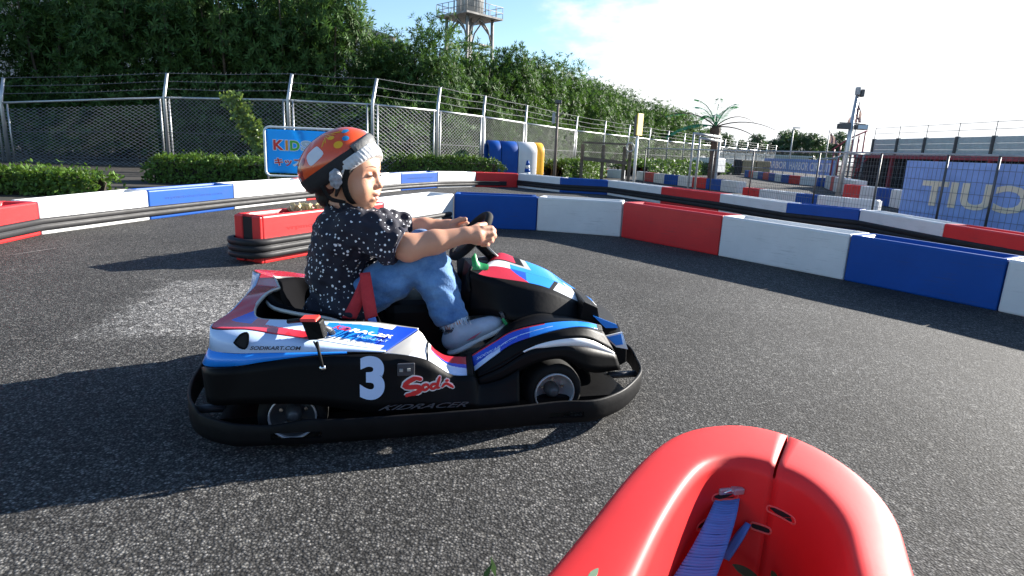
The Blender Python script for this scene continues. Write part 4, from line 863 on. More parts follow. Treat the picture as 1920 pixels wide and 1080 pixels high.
# inner wall of the cockpit and a black bucket seat
IW = [Vector((v[0] + (.03 if i > 5 else 0), v[1] + (.02 if i < 8 else 0), .20)) for i, v in enumerate(L3)]; IB = [Vector((v[0] + (.06 if i > 5 else 0), v[1] + (.03 if i < 8 else 0), .07)) for i, v in enumerate(L3)]
both('cockpit_wall', [L3, IW, IB], 40, 10, ['seat_black'], None, solid=0)
ST = [(-.16, .17, .26), (-.30, .165, .345), (-.44, .175, .375), (-.515, .22, .385), (-.548, .32, .39), (-.555, .43, .39)]
ST2 = [(x + (.02 if k > 2 else 0), y + (.025 if k < 4 else .005), z - .012) for k, (x, y, z) in enumerate(ST)]
SB = [(-.12, .22, .17), (-.24, .22, .16), (-.34, .23, .155), (-.40, .26, .15), (-.42, .34, .15), (-.42, .43, .15)]
SC = [(-.10, .43, .16), (-.2, .43, .14), (-.28, .43, .135), (-.33, .43, .13), (-.36, .43, .13), (-.38, .43, .13)]
both('bucket_seat', [ST, ST2, SB, SC], 30, 18, ['seat_black'], None, solid=.01)
for s_ in (0, 1): MB().tube([(mir(v) if s_ else Vector(v)) for v in crv(ST, 30)], .008, 6).build('seat_rim_glint', 'k_silver', KT, True)  # painted highlight: silver arc along the black seat's edge
MB().box((-.66, .0, .06), (.74, .86, .085)).build('floor_pan', 'body_black', KT)
# black lower side
SPT = [(-.69, .0, .262), (-0.65, -0.058, 0.278), (-0.581, -0.06, 0.279), (-0.508, -0.062, 0.289), (-0.378, -0.058, 0.301), (-0.18, -0.045, 0.296), (-0.117, -0.04, 0.29), (-0.061, -0.04, 0.279), (-0.014, -0.04, 0.262), (0.063, -0.04, 0.209), (0.131, -0.04, 0.202), (0.156, -0.035, 0.166), (0.238, -0.03, 0.179), (0.299, -0.025, 0.209)]
SPB = [(-0.675, -0.03, 0.16), (-0.648, -0.055, 0.16), (-0.601, -0.065, 0.163), (-0.51, -0.072, 0.162), (-0.381, -0.078, 0.153), (-0.182, -0.09, 0.115), (-0.121, -0.09, 0.115), (-0.065, -0.09, 0.113), (-0.018, -0.09, 0.111), (0.058, -0.085, 0.106), (0.127, -0.08, 0.101), (0.157, -0.075, 0.098), (0.232, -0.07, 0.093), (0.294, -0.065, 0.09)]
both('side_panel', [SPT, SPB], 70, 6, ['body_black'], None, solid=.012)
RT_ = [(-.69, .0, .262), (-.697, .09, .27), (-.692, .25, .275), (-.677, .43, .275)]; RB_ = [(-.68, .0, .15), (-.687, .09, .14), (-.682, .25, .14), (-.667, .43, .14)]
both('rear_panel', [RT_, RB_], 16, 4, ['body_black'], None, solid=.012)
# step down to the footwell: silver bevel, white, red and blue sticker
FA = [(-0.157, -0.03, 0.292), (-0.117, -0.035, 0.289), (-0.061, -0.037, 0.279), (-0.014, -0.037, 0.263), (0.027, -0.037, 0.235), (0.067, -0.037, 0.21), (0.132, -0.037, 0.203)]
FB = [(-0.033, 0.085, 0.329), (-0.02, 0.085, 0.316), (-0.004, 0.08, 0.29), (0.007, 0.075, 0.28), (0.025, 0.07, 0.261), (0.063, 0.06, 0.242), (0.138, 0.06, 0.234)]
def foot(s_, t):
    if s_ < .28: return 0
    if s_ < .335 - .0: return 1
    if t > .72 - (s_ - .5) * .75 and s_ > .52:
        return 2 if t > .74 - (s_ - .52) * .35 else 3
    return 4 if (s_ > .80 and t < .4) else 1
both('footwell_edge', [FA, FB], 160, 48, ['k_silver', 'k_white', 'k_red', 'k_blue', 'k_pale'], foot)
for s_ in (0, 1):
    a, b = Vector((-0.016, -0.04, 0.264)), Vector((-0.002, 0.078, 0.289)); P = [a, a.lerp(b, .5) + Vector((0, -.002, .003)), b]; P = [mir(v) for v in P] if s_ else P; MB().tube(P, .0025, 5).build('seam', 'body_black', KT, True)
    a, b = Vector((0.127, -0.045, 0.204)), Vector((0.141, 0.065, 0.238)); P = [a, b]; P = [mir(v) for v in P] if s_ else P; MB().tube(P, .011, 6).build('strap', 'rubber', KT, True)
# front fender
F0 = [(0.167, 0.12, 0.226), (0.247, 0.15, 0.262), (0.306, 0.165, 0.313), (0.411, 0.165, 0.349), (0.502, 0.165, 0.339), (0.596, 0.165, 0.321), (0.682, 0.17, 0.289)]
F1 = [(0.153, 0.07, 0.234), (0.236, 0.07, 0.282), (0.303, 0.07, 0.318), (0.417, 0.07, 0.34), (0.512, 0.075, 0.344), (0.581, 0.08, 0.336), (0.646, 0.1, 0.316)]
F2 = [(0.156, 0.02, 0.193), (0.226, 0.02, 0.247), (0.291, 0.02, 0.289), (0.403, 0.02, 0.322), (0.497, 0.03, 0.335), (0.566, 0.04, 0.332), (0.639, 0.07, 0.306)]
F3 = [(0.158, 0, 0.183), (0.238, 0, 0.222), (0.333, 0, 0.272), (0.398, 0, 0.297), (0.488, 0, 0.309), (0.569, 0.015, 0.296), (0.684, 0.05, 0.232)]
F4 = [(0.159, -0.006, 0.18), (0.24, -0.006, 0.214), (0.337, -0.006, 0.27), (0.401, -0.006, 0.28), (0.484, -0.004, 0.283), (0.561, 0.01, 0.269), (0.686, 0.05, 0.224)]
F5 = [(0.161, -0.012, 0.149), (0.243, -0.012, 0.169), (0.302, -0.012, 0.202), (0.374, -0.012, 0.232), (0.463, -0.01, 0.237), (0.575, 0.005, 0.177), (0.714, 0.055, 0.162)]
both('fender_inner', [F0, F1], 50, 6, ['body_black'])
both('fender_stripe', [F1, F2], 180, 30, ['k_blue', 'k_pale', 'k_red', 'k_sky', 'body_black'], lambda s_, t: 2 if t < .1 and s_ < .5 else (1 if (s_ < .22 and t > .72) or (.72 - s_ * .5 < t < .78 - s_ * .5 and s_ < .55) else (4 if s_ > .94 else (3 if s_ > .42 else 0))))
both('fender_side', [F2, F3], 50, 5, ['body_black'])
both('fender_flash', [F3, F4], 60, 3, ['k_white', 'body_black'], lambda s_, t: 1 if s_ < .30 else 0)
both('fender_arch', [F4, F5], 50, 4, ['body_black'], solid=.012)
# cowl over the steering column
C0 = [(0.182, 0.3, 0.315), (0.265, 0.24, 0.33), (0.323, 0.18, 0.329), (0.411, 0.165, 0.345), (0.529, 0.168, 0.333), (0.645, 0.17, 0.305)]
C1 = [(0.177, 0.27, 0.5), (0.24, 0.265, 0.478), (0.395, 0.26, 0.454), (0.488, 0.255, 0.43), (0.588, 0.25, 0.386), (0.669, 0.25, 0.347)]
C2 = [(0.203, 0.32, 0.494), (0.289, 0.33, 0.504), (0.409, 0.33, 0.478), (0.53, 0.32, 0.444), (0.62, 0.31, 0.395), (0.711, 0.3, 0.344)]
C3 = [(0.281, 0.43, 0.507), (0.326, 0.43, 0.54), (0.401, 0.43, 0.517), (0.523, 0.43, 0.472), (0.616, 0.43, 0.414), (0.737, 0.43, 0.34)]
both('cowl_side', [C0, C1], 40, 6, ['body_black'])
both('cowl_flank', [C1, C2], 180, 30, ['k_red', 'k_sky', 'k_white', 'body_black', 'k_blue'], lambda s_, t: 3 if s_ < .12 or s_ > .97 else (0 if s_ < .30 + .12 * (1 - t) else (4 if s_ < .40 else (1 if s_ < .60 else (3 if s_ < .63 else 2)))))
both('cowl_top', [C2, C3], 180, 30, ['k_red', 'k_sky', 'k_white', 'body_black', 'k_silver'], lambda s_, t: 3 if s_ < .10 else (2 if s_ < .30 and t < .42 else (0 if s_ < .36 and t > .5 else (3 if s_ < .42 and t > .45 else (4 if s_ < .46 and t > .3 else (1 if s_ < .72 or t > .5 else 2))))))
MB().add([Vector(C0[0]), Vector(C1[0]), Vector(C2[0]), Vector(C3[0]), mir(C2[0]), mir(C1[0]), mir(C0[0])], [(0, 1, 2, 3, 4, 5, 6)]).build('cowl_back', 'body_black', KT)
# nose: upper pad, lower fascia
def nose(name, near, mats, fn=None, push=.06):
    n = 16; rows = []
    for k in range(n + 1):
        t = k / n; v = .15 + (2 * VC - .30) * t; f_ = push * (1 - (2 * t - 1) ** 2); rows.append([Vector((u + f_, v, z)) for u, _, z in near])
    b = MB().grid(rows, closed=True, fn=fn); m_ = len(near); b.add(rows[0], [tuple(range(m_))]); b.add(rows[-1], [tuple(range(m_ - 1, -1, -1))])
    o = b.build(name, mats, KT, False, bevel=.004, fix=True); return o
nose('nose_block', [(0.593, 0.15, 0.403), (0.651, 0.15, 0.377), (0.661, 0.15, 0.336), (0.637, 0.15, 0.303), (0.578, 0.15, 0.318)], 'body_black', push=.03)
nose('nose_pad', [(0.627, 0.15, 0.35), (0.734, 0.15, 0.306), (0.74, 0.15, 0.287), (0.688, 0.15, 0.271), (0.658, 0.15, 0.296)], 'body_black')
nose('nose_fascia', [(0.684, 0.15, 0.272), (0.757, 0.15, 0.276), (0.773, 0.15, 0.227), (0.786, 0.15, 0.205), (0.789, 0.15, 0.151), (0.737, 0.15, 0.125), (0.682, 0.15, 0.11), (0.664, 0.15, 0.133)], 'body_black')
def patch(name, q, m_, lift=.004): V = [Vector(v) for v in q]; n_ = (V[1] - V[0]).cross(V[-1] - V[0]).normalized() * lift; MB().add([v + n_ for v in V] + [v - n_ * .3 for v in V], [tuple(range(len(V))), tuple(range(2 * len(V) - 1, len(V) - 1, -1))] + [(k, (k + 1) % len(V), len(V) + (k + 1) % len(V), len(V) + k) for k in range(len(V))]).build(name, m_, KT)
patch('nose_sticker', [(0.63, 0.147, 0.349), (0.685, 0.147, 0.298), (0.738, 0.147, 0.296), (0.73, 0.147, 0.31)], 'k_sky', .006)
patch('nose_sticker', [(0.681, 0.146, 0.264), (0.736, 0.146, 0.219), (0.787, 0.146, 0.208), (0.757, 0.146, 0.279)], 'k_white', .006)
patch('nose_sticker', [(0.694, 0.14, 0.261), (0.732, 0.14, 0.228), (0.761, 0.14, 0.231), (0.749, 0.14, 0.272)], 'k_sky', .006)
MB().tube([Vector((0.72, 0.3, 0.317)), Vector((0.771, 0.36, 0.292)), Vector((0.818, 0.43, 0.257))], [.012, .014, .012], 8).build('nose_badge', 'k_red', KT, True)
# wheels
def wheel(u, v, r_, wd, name='wheel'):
    o = bpy.data.objects.new(name, None); COL.objects.link(o); o.parent = KT; o.location = (u, v, r_); s_ = 1 if v < VC else -1
    def lathe(pr, nm, m_, n=40): MB().grid([[(rr * math.cos(6.2832 * k / n), y * s_, rr * math.sin(6.2832 * k / n)) for k in range(n)] for rr, y in pr], closed=True).build(nm, m_, o, True, fix=True)
    lathe([(r_ * .64, .006), (r_ * .72, -.004), (r_ * .86, -.006), (r_ * .94, .002), (r_ * .985, .014), (r_, .03), (r_, wd - .03), (r_ * .93, wd), (r_ * .64, wd)], 'tyre', 'rubber')
    lathe([(r_ * .69, .002), (r_ * .68, -.009), (r_ * .645, -.009), (r_ * .63, .004)], 'rim', 'alloy')
    lathe([(r_ * .63, .004), (r_ * .57, .03), (r_ * .34, .048), (r_ * .22, .05)], 'rim_dish', 'alloy' if u > 0 else 'dark_steel')
    lathe([(r_ * .25, .052), (r_ * .24, .02), (r_ * .17, .012), (r_ * .16, .004), (r_ * .07, .0), (.0005, .0)], 'hub', 'dark_steel')
    for k in range(5): a = 6.2832 * k / 5 + .3; MB().tube([(r_ * .37 * math.cos(a), .028 * s_, r_ * .37 * math.sin(a)), (r_ * .37 * math.cos(a), .042 * s_, r_ * .37 * math.sin(a))], .006, 6).build('bolt', 'chrome', o)
    return o
for v in (-.005, 2 * VC + .005): wheel(.442, v, .108, .10)
for v in (-.065, 2 * VC + .065): wheel(-.437, v, .106, .13)
MB().tube([(-.437, 0, .106), (-.437, 2 * VC, .106)], .02, 8).build('axle', 'dark_steel', KT, True); MB().tube([(.445, .08, .115), (.445, 2 * VC - .08, .115)], .016, 8).build('axle', 'dark_steel', KT, True)
# bumper band round the kart with slots at the wheels
BP = [(-.79, .43), (-.785, .22), (-.755, .06), (-.70, -.045), (-.613, -.115), (-.545, -.13), (-.30, -.146), (.133, -.142), (.39, -.128), (.531, -.132), (.64, -.085), (.735, -.008), (.84, .118), (.888, .248), (.93, .43)]
full = BP + [(u, 2 * VC - v) for u, v in BP[-2:0:-1]]
PL = crv([(u, v, 0) for u, v in full + [full[0]]], 240)[:-1]
def bz(u, v):     # top edge dips behind the rear wheel and swells at the front
    return .126 + .010 * math.exp(-((u + .5) / .08) ** 2) * (-1) + .006 * math.exp(-((u + .38) / .06) ** 2) + .004 * math.exp(-((u - .45) / .1) ** 2) + (.012 if u < -.72 else 0)
def slot(u, v): return (v < .1 or v > 2 * VC - .1) and (-.50 < u < -.36 or .37 < u < .50)
bb = MB(); nP = len(PL); rows = []
for j, q in enumerate(PL):
    d = (PL[(j + 1) % nP] - PL[j - 1]).normalized(); nr = Vector((d.y, -d.x, 0)); zt = bz(q.x, q.y); z0, th = .05, .02
    rows.append([q + nr * o_ + Vector((0, 0, z)) for o_, z in ((0, z0), (.003, z0 + .002), (.006, z0 + .022), (.006, z0 + .042), (.005, zt - .004), (.002, zt), (-.004, zt), (-.006, zt - .004), (-.004, z0 + .042), (-.004, z0 + .022), (-.004, z0))])
m_ = len(rows[0]); V = [v for r_ in rows for v in r_]; F = []
for j in range(nP):
    for k in range(m_):
        k2 = (k + 1) % m_; j2 = (j + 1) % nP
        if k in (2, 8) and slot(PL[j].x, PL[j].y): continue
        F.append((j * m_ + k, j * m_ + k2, j2 * m_ + k2, j2 * m_ + k))
bb.add(V, F).build('bumper', 'bumper_black', KT, True)
for u, v, u2 in ((-.66, .1, -.77), (-.66, .76, -.77), (.74, .2, .86), (.74, .66, .86)): MB().tube([(u, v, .08), (u2, v, .08)], .014, 6).build('bumper_mount', 'dark_steel', KT, True)
# writing and marks
def write(body, q, m_, name='lettering', bold=0., shear=0., lift=.004, space=1.): return fit(text_mesh(body, bold, shear, 8, space), q, lift).build(name, m_, KT)
write('3', [(-0.233, -0.088, 0.162), (-0.157, -0.088, 0.157), (-0.156, -0.062, 0.294), (-0.233, -0.062, 0.298)], 'k_pale', 'race_number', .05, lift=.008)
write('SODIKART.COM', [(-0.552, -0.05, 0.325), (-0.406, -0.05, 0.318), (-0.406, -0.045, 0.329), (-0.551, -0.045, 0.335)], 'ink', shear=.25, bold=.02, lift=.008)
write('KIDRACER', [(-0.179, -0.092, 0.127), (0.103, -0.09, 0.12), (0.114, -0.088, 0.137), (-0.159, -0.09, 0.143)], 'emboss', shear=.3, bold=.015, lift=.016)
write('KID', [(-0.317, 0, 0.36), (-0.268, 0, 0.348), (-0.258, 0.06, 0.341), (-0.302, 0.06, 0.354)], 'k_red', shear=.3, bold=.03, lift=.012)
write('RACER', [(-0.268, 0, 0.348), (-0.134, 0, 0.319), (-0.12, 0.06, 0.314), (-0.256, 0.06, 0.341)], 'p_white', shear=.3, bold=.03, lift=.012)
write('ELECTRIC KART', [(-0.242, -0.01, 0.332), (-0.148, -0.01, 0.31), (-0.143, 0.01, 0.31), (-0.24, 0.01, 0.331)], 'k_pale', shear=.2, bold=.01, lift=.012)
write('SODIKART.COM', [(0.168, 0.035, 0.22), (0.31, 0.035, 0.299), (0.317, 0.045, 0.303), (0.17, 0.045, 0.226)], 'k_pale', shear=.2, bold=.01, lift=.014)
write('Media Cup', [(0.444, -0.004, 0.293), (0.531, 0.003, 0.287), (0.53, 0.003, 0.295), (0.444, -0.002, 0.302)], 'ink', lift=.005)
def stroke(pts, w_, m_, lift, name):     # brush strokes given on the side panel plane
    P = [Vector(q) for q in pts]; P = crv(P, 26); V = []; F = []; n_ = Vector((0, -1, 0))
    for j, q in enumerate(P):
        d = (P[min(j + 1, 25)] - P[max(j - 1, 0)]).normalized(); s_ = d.cross(n_).normalized(); ww = w_ * (1 if 2 < j < 23 else .75); V += [q + s_ * ww + n_ * lift, q - s_ * ww + n_ * lift]
    for j in range(25): F.append((2 * j, 2 * j + 1, 2 * j + 3, 2 * j + 2))
    for e, sg_ in ((0, 1), (25, -1)):
        c = P[e]; d = (P[1] - P[0] if e == 0 else P[25] - P[24]).normalized() * (-1 if e == 0 else 1); s_ = d.cross(n_).normalized(); k = len(V); V += [c + (d * math.sin(a) + s_ * math.cos(a)) * w_ * .75 + n_ * lift for a in [math.pi * q_ / 6 for q_ in range(7)]]; F.append(tuple(range(k, k + 7)))
    return V, F
V_ = -.075
LOGO = [([(-0.045, -0.075, 0.219), (-0.059, -0.075, 0.223), (-0.077, -0.075, 0.216), (-0.095, -0.075, 0.2), (-0.081, -0.075, 0.194), (-0.057, -0.075, 0.194), (-0.043, -0.075, 0.188), (-0.053, -0.075, 0.176), (-0.087, -0.075, 0.167)], 1.0),
        ([(-0.017, -0.075, 0.192), (-0.024, -0.075, 0.2), (-0.035, -0.075, 0.197), (-0.037, -0.075, 0.186), (-0.028, -0.075, 0.182), (-0.017, -0.075, 0.191)], .62),
        ([(0.009, -0.075, 0.196), (0.002, -0.075, 0.201), (-0.009, -0.075, 0.197), (-0.01, -0.075, 0.188), (-0.002, -0.075, 0.185), (0.01, -0.075, 0.194)], .62), ([(0.017, -0.075, 0.223), (0.012, -0.075, 0.205), (0.01, -0.075, 0.189), (0.016, -0.075, 0.187)], .6), ([(0.026, -0.075, 0.19), (0.034, -0.075, 0.199), (0.04, -0.075, 0.2), (0.051, -0.075, 0.194), (0.061, -0.075, 0.186)], .55), ([(0.038, -0.075, 0.21), (0.044, -0.075, 0.211)], .6)]
for wd, add_, m_, lf in ((.0080, .0048, 'k_white', .012), (.0080, 0, 'p_red', .0145)):
    b = MB()
    for k, (pt_, f_) in enumerate(LOGO): b.add(*stroke(pt_, wd * f_ + add_, m_, lf + .0002 * k, ''))
    b.build('script_logo', m_, KT)
# small fittings
MB().box((0, 0, 0), (.055, .008, .042), T=Matrix.Translation(Vector((-0.117, -0.085, 0.231)))).build('switch_plate', 'emboss', KT, bevel=.003)
for x in (752, 765): c_ = Vector((-0.106, -0.088, 0.253)) if x == 752 else Vector((-0.082, -0.088, 0.254)); MB().box((-.005, -.006, -.004), (.006, .002, .004), T=Matrix.Translation(c_)).build('switch', 'k_silver', KT)
c_ = Vector((-0.343, -0.075, 0.269)); MB().tube([c_ + Vector((0, .01, 0)), c_ + Vector((0, -.012, 0))], .010, 10).build('bolt', 'chrome', KT, True)
c_ = Vector((-0.573, -0.04, 0.356))
iv = [(-0.594, -0.044, 0.353), (-0.576, -0.038, 0.375), (-0.556, -0.036, 0.379), (-0.556, -0.042, 0.351), (-0.564, -0.046, 0.334), (-0.58, -0.046, 0.339)]; P = crv([Vector(q) for q in iv + [iv[0]]], 24)[:-1]
MB().add([v + Vector((0, -.014, 0)) for v in P], [tuple(range(len(P)))]).build('air_scoop', 'inside_shade', KT)  # flat black fill painted for the shade in the scoop mouth
MB().tube([v + Vector((0, -.014, 0)) for v in P], .003, 5, closed=True).build('scoop_rim', 'body_black', KT, True)
# belt buckle on its stalk
bk = [Vector(v) for v in ((-0.408, -0.04, 0.413), (-0.35, -0.06, 0.41), (-0.337, -0.06, 0.355), (-0.385, -0.05, 0.347))]; th = Vector((.012, .035, .004))
MB().add(bk + [v + th for v in bk], [(0, 3, 2, 1), (4, 5, 6, 7), (0, 1, 5, 4), (1, 2, 6, 5), (2, 3, 7, 6), (3, 0, 4, 7)]).build('belt_buckle', 'body_black', KT, bevel=.006)
tb = [Vector(v) for v in ((-0.41, -0.04, 0.416), (-0.361, -0.05, 0.418), (-0.359, -0.06, 0.41), (-0.406, -0.05, 0.409))]; MB().add(tb + [v + th for v in tb], [(0, 3, 2, 1), (4, 5, 6, 7), (0, 1, 5, 4), (1, 2, 6, 5), (2, 3, 7, 6), (3, 0, 4, 7)]).build('release_button', 'key_red', KT, bevel=.003)
MB().tube([(-0.344, -0.03, 0.387), (-0.323, 0, 0.367), (-0.314, 0.02, 0.347)], .010, 6).build('buckle_stalk', 'dark_steel', KT, True)
MB().tube([(-0.449, 0.03, 0.389), (-0.407, 0, 0.401), (-0.382, -0.02, 0.399)], .008, 6).build('buckle_strap', 'body_black', KT, True)
MB().tube([(-0.359, -0.055, 0.347), (-0.353, -0.07, 0.318), (-0.343, -0.085, 0.274)], .005, 6).build('cable', 'rubber', KT, True); MB().tube([(-0.369, -0.05, 0.346), (-0.356, -0.065, 0.325), (-0.35, -0.08, 0.295)], .003, 6).build('cable', 'rubber', KT, True)
# lap belt
def strap(name, A, B, m_, par, th=.003): P, Q = crv(A, 16), crv(B, 16); return MB().grid([P, [p_.lerp(q_, .33) for p_, q_ in zip(P, Q)], [p_.lerp(q_, .66) for p_, q_ in zip(P, Q)], Q]).build(name, m_, par, True, solid=th)
strap('lap_belt', [(-0.224, 0.215, 0.486), (-0.254, 0.205, 0.416), (-0.291, 0.2, 0.346)], [(-0.195, 0.21, 0.49), (-0.21, 0.2, 0.416), (-0.24, 0.195, 0.344)], 'web_red', KT)
strap('lap_belt', [(-0.227, 0.2, 0.508), (-0.221, 0.19, 0.419), (-0.208, 0.18, 0.338)], [(-0.191, 0.2, 0.511), (-0.178, 0.19, 0.428), (-0.167, 0.18, 0.358)], 'web_red', KT)
strap('belt_end', [(-0.201, 0.17, 0.35), (-0.194, 0.165, 0.324)], [(-0.175, 0.17, 0.357), (-0.166, 0.165, 0.328)], 'web_blue', KT)
# steering wheel and column
wt, wb = Vector((0.274, 0.43, 0.69)), Vector((0.137, 0.43, 0.526)); wc = (wt + wb) / 2; e1 = (wt - wb).normalized(); rw = (wt - wb).length / 2; e2 = Vector((0, 1, 0)); wn = e1.cross(e2).normalized()
sw = bpy.data.objects.new('steering_wheel', None); COL.objects.link(sw); sw.parent = KT
MB().tube([wc + e1 * rw * math.cos(a) + e2 * rw * 1.0 * math.sin(a) for a in [6.2832 * k / 40 for k in range(40)]], .0155, 10, closed=True).build('wheel_rim', 'rubber', sw, True)
for a in (R(90), R(-90), R(180)): MB().tube([wc + wn * .0, wc + (e1 * math.cos(a) + e2 * math.sin(a)) * rw], [.018, .011], 6).build('spoke', 'dark_steel', sw, True)
MB().tube([wc - wn * .02, wc + wn * .02], .035, 12).build('hub', 'body_black', sw, True)
cl = Vector((0.354, 0.43, 0.471)); MB().tube([wc, cl], .019, 8).build('steering_column', 'body_black', KT, True); off = Vector((.012, -.022, .008))
MB().tube([wc.lerp(cl, .25) + off, cl + off], .0045, 6).build('column_rod', 'k_silver', KT, True)
for k in range(4): c_ = Vector((0.278, 0.43, 0.535)).lerp(Vector((0.33, 0.43, 0.504)), k / 3); MB().tube([c_ + Vector((0, -.02, 0)), c_ + Vector((0, .02, 0))], .011 + .003 * k, 8).build('switch_knob', 'body_black', KT, True)
gp = [(0.191, 0.33, 0.538), (0.209, 0.34, 0.555), (0.221, 0.34, 0.522), (0.262, 0.34, 0.509)]; gq = [(0.187, 0.3, 0.492), (0.206, 0.3, 0.488), (0.227, 0.3, 0.475), (0.245, 0.3, 0.492)]
MB().grid([crv(gp, 10), [a.lerp(b, .5) + Vector((.0, -.02, 0)) for a, b in zip(crv(gp, 10), crv(gq, 10))], crv(gq, 10)]).build('green_tape', 'green_tape', KT, True)
MB().tube([(0.183, 0.28, 0.513), (0.167, 0.28, 0.472), (0.175, 0.27, 0.422)], .006, 6).build('cable', 'rubber', KT, True)
MB().box((-.16, -.13, -.2), (.14, .13, .10), T=Matrix.Translation((.02, .44, .27))).build('dark_filler', 'body_black', KT, bevel=.04)  # black block added to darken the gap under the thighs
# pedal, hose behind the shin, green tag at the pedal
MB().box((-.006, -.05, -.07), (.006, .05, .07), T=Matrix.Translation(Vector((0.317, 0.25, 0.287))) @ Matrix.Rotation(R(-25), 4, 'Y')).build('pedal', 'dark_steel', KT, bevel=.003)
MB().tube([(0.319, 0.25, 0.255), (0.347, 0.25, 0.189)], .008, 6).build('pedal_arm', 'dark_steel', KT, True)
strap('green_tag', [(0.287, 0.2, 0.328), (0.299, 0.195, 0.308), (0.319, 0.19, 0.284)], [(0.295, 0.2, 0.332), (0.311, 0.195, 0.314), (0.327, 0.19, 0.288)], 'green_tape', KT)
MB().tube([(-0.005, 0.38, 0.335), (0.007, 0.37, 0.283), (0.021, 0.36, 0.22), (0.039, 0.36, 0.153)], .022, 8).build('fuel_hose', 'rubber', KT, True)
MB().box((-.03, -.06, -.08), (.05, .06, .06), T=Matrix.Translation(Vector((0.042, 0.4, 0.273)))).build('seat_bracket', 'body_black', KT, bevel=.02)

# ------------------------------------------------------------------ red bucket seat of the kart the photographer sits in
mat('seat_red', (.66, .022, .022), .55, var=.05, vscale=3, bump=.05, bscale=14, spec=.3)
RS = thing('red_kart_seat', 'big glossy red plastic kart seat shell with a blue belt', 'kart seat', (0.67, 1.407, 0))
ro = Vector((0.67, 1.407, 0)); ro.z = 0; RS.location = ro
O_ = [(-.10, .36, .47), (0.065, 0.611, 0.47), (0.138, 0.741, 0.47), (0.233, 0.899, 0.47), (0.318, 0.989, 0.47), (0.42, 1.024, 0.47), (0.492, 0.998, 0.47), (0.542, 0.917, 0.47), (0.555, 0.817, 0.47), (0.534, 0.723, 0.47), (0.49, 0.634, 0.47), (.40, .40, .47)]
Rg = [(-.05, .37, .498), (0.098, 0.569, 0.505), (0.164, 0.698, 0.505), (0.248, 0.834, 0.505), (0.311, 0.89, 0.505), (0.379, 0.908, 0.505), (0.43, 0.884, 0.505), (0.466, 0.817, 0.505), (0.475, 0.728, 0.505), (0.462, 0.654, 0.505), (0.429, 0.586, 0.505), (.40, .38, .495)]
I_ = [(.06, .38, .478), (0.156, 0.594, 0.488), (0.212, 0.704, 0.488), (0.279, 0.814, 0.488), (0.321, 0.855, 0.488), (0.371, 0.866, 0.488), (0.408, 0.843, 0.488), (0.441, 0.81, 0.488), (0.45, 0.738, 0.488), (0.436, 0.671, 0.488), (0.407, 0.606, 0.488), (.33, .40, .475)]
cen = Vector((.30, .62, 0)); Rg2 = [Vector(a).lerp(Vector(b), .82) for a, b in zip(O_, I_)]; Rg = [Vector(a).lerp(Vector(b), .16) for a, b in zip(O_, I_)]
O_ = [Vector((v[0], v[1], .462)) for v in O_]
for v in Rg: v.z = .486
for v in Rg2: v.z = .496
def inset(L, k, dz, cx=cen): return [Vector((v[0] + (cx.x - v[0]) * k, v[1] + (cx.y - v[1]) * k, dz)) for v in L]
OB = inset(O_, -.02, .40); OB2 = inset(O_, .02, .12); W0 = inset(I_, .03, .462); W1 = inset(I_, .10, .36); W2 = inset(I_, .26, .18); W3 = inset(I_, .55, .10)
def smooth_line(P, it=6):
    for _ in range(it): P = [P[0]] + [P[k] * .5 + (P[k - 1] + P[k + 1]) * .25 for k in range(1, len(P) - 1)] + [P[-1]]
    return P
for nm, i0, i1 in (('shell', 0, 6), ('shell', 6, 11)):
    A = [smooth_line(crv_st(l, 44)) for l in (OB2, OB, O_, Rg, Rg2, I_, W0, W1, W2, W3)]
    s0, s1 = (0, 24) if i0 == 0 else (24, 44)
    cols = []
    for k in range(s0, s1 + (1 if i0 == 0 else 0)):
        c_ = [l[k].copy() for l in A]
        cols.append(crv_st(c_, 50))
    # a narrow open joint between the two halves
    gap = .0022
    if i0 == 0: dr = (cols[-1][20] - cols[-2][20]).normalized(); cols[-1] = [v - dr * gap * (1 if i < 30 else 0) for i, v in enumerate(cols[-1])]
    else: dr = (cols[1][20] - cols[0][20]).normalized(); cols[0] = [v + dr * gap * (1 if i < 30 else 0) for i, v in enumerate(cols[0])]
    MB().grid([[v - ro for v in c_] for c_ in cols]).build(nm, 'seat_red', RS, True, solid=-.004)
FLR = [[v - ro for v in crv_st(W3, 30)], [cen - ro + Vector((0, -.1, .095))] * 30]
MB().grid(FLR).build('floor', 'inside_shade', RS)
ml = [smooth_line(crv_st(l, 44)) for l in (Rg, Rg2)]
MB().tube([a.lerp(b, .45) - ro + Vector((0, 0, .0005)) for a, b in list(zip(*ml))[29:43]], .0009, 4).build('mould_line', 'k_red', RS, True)
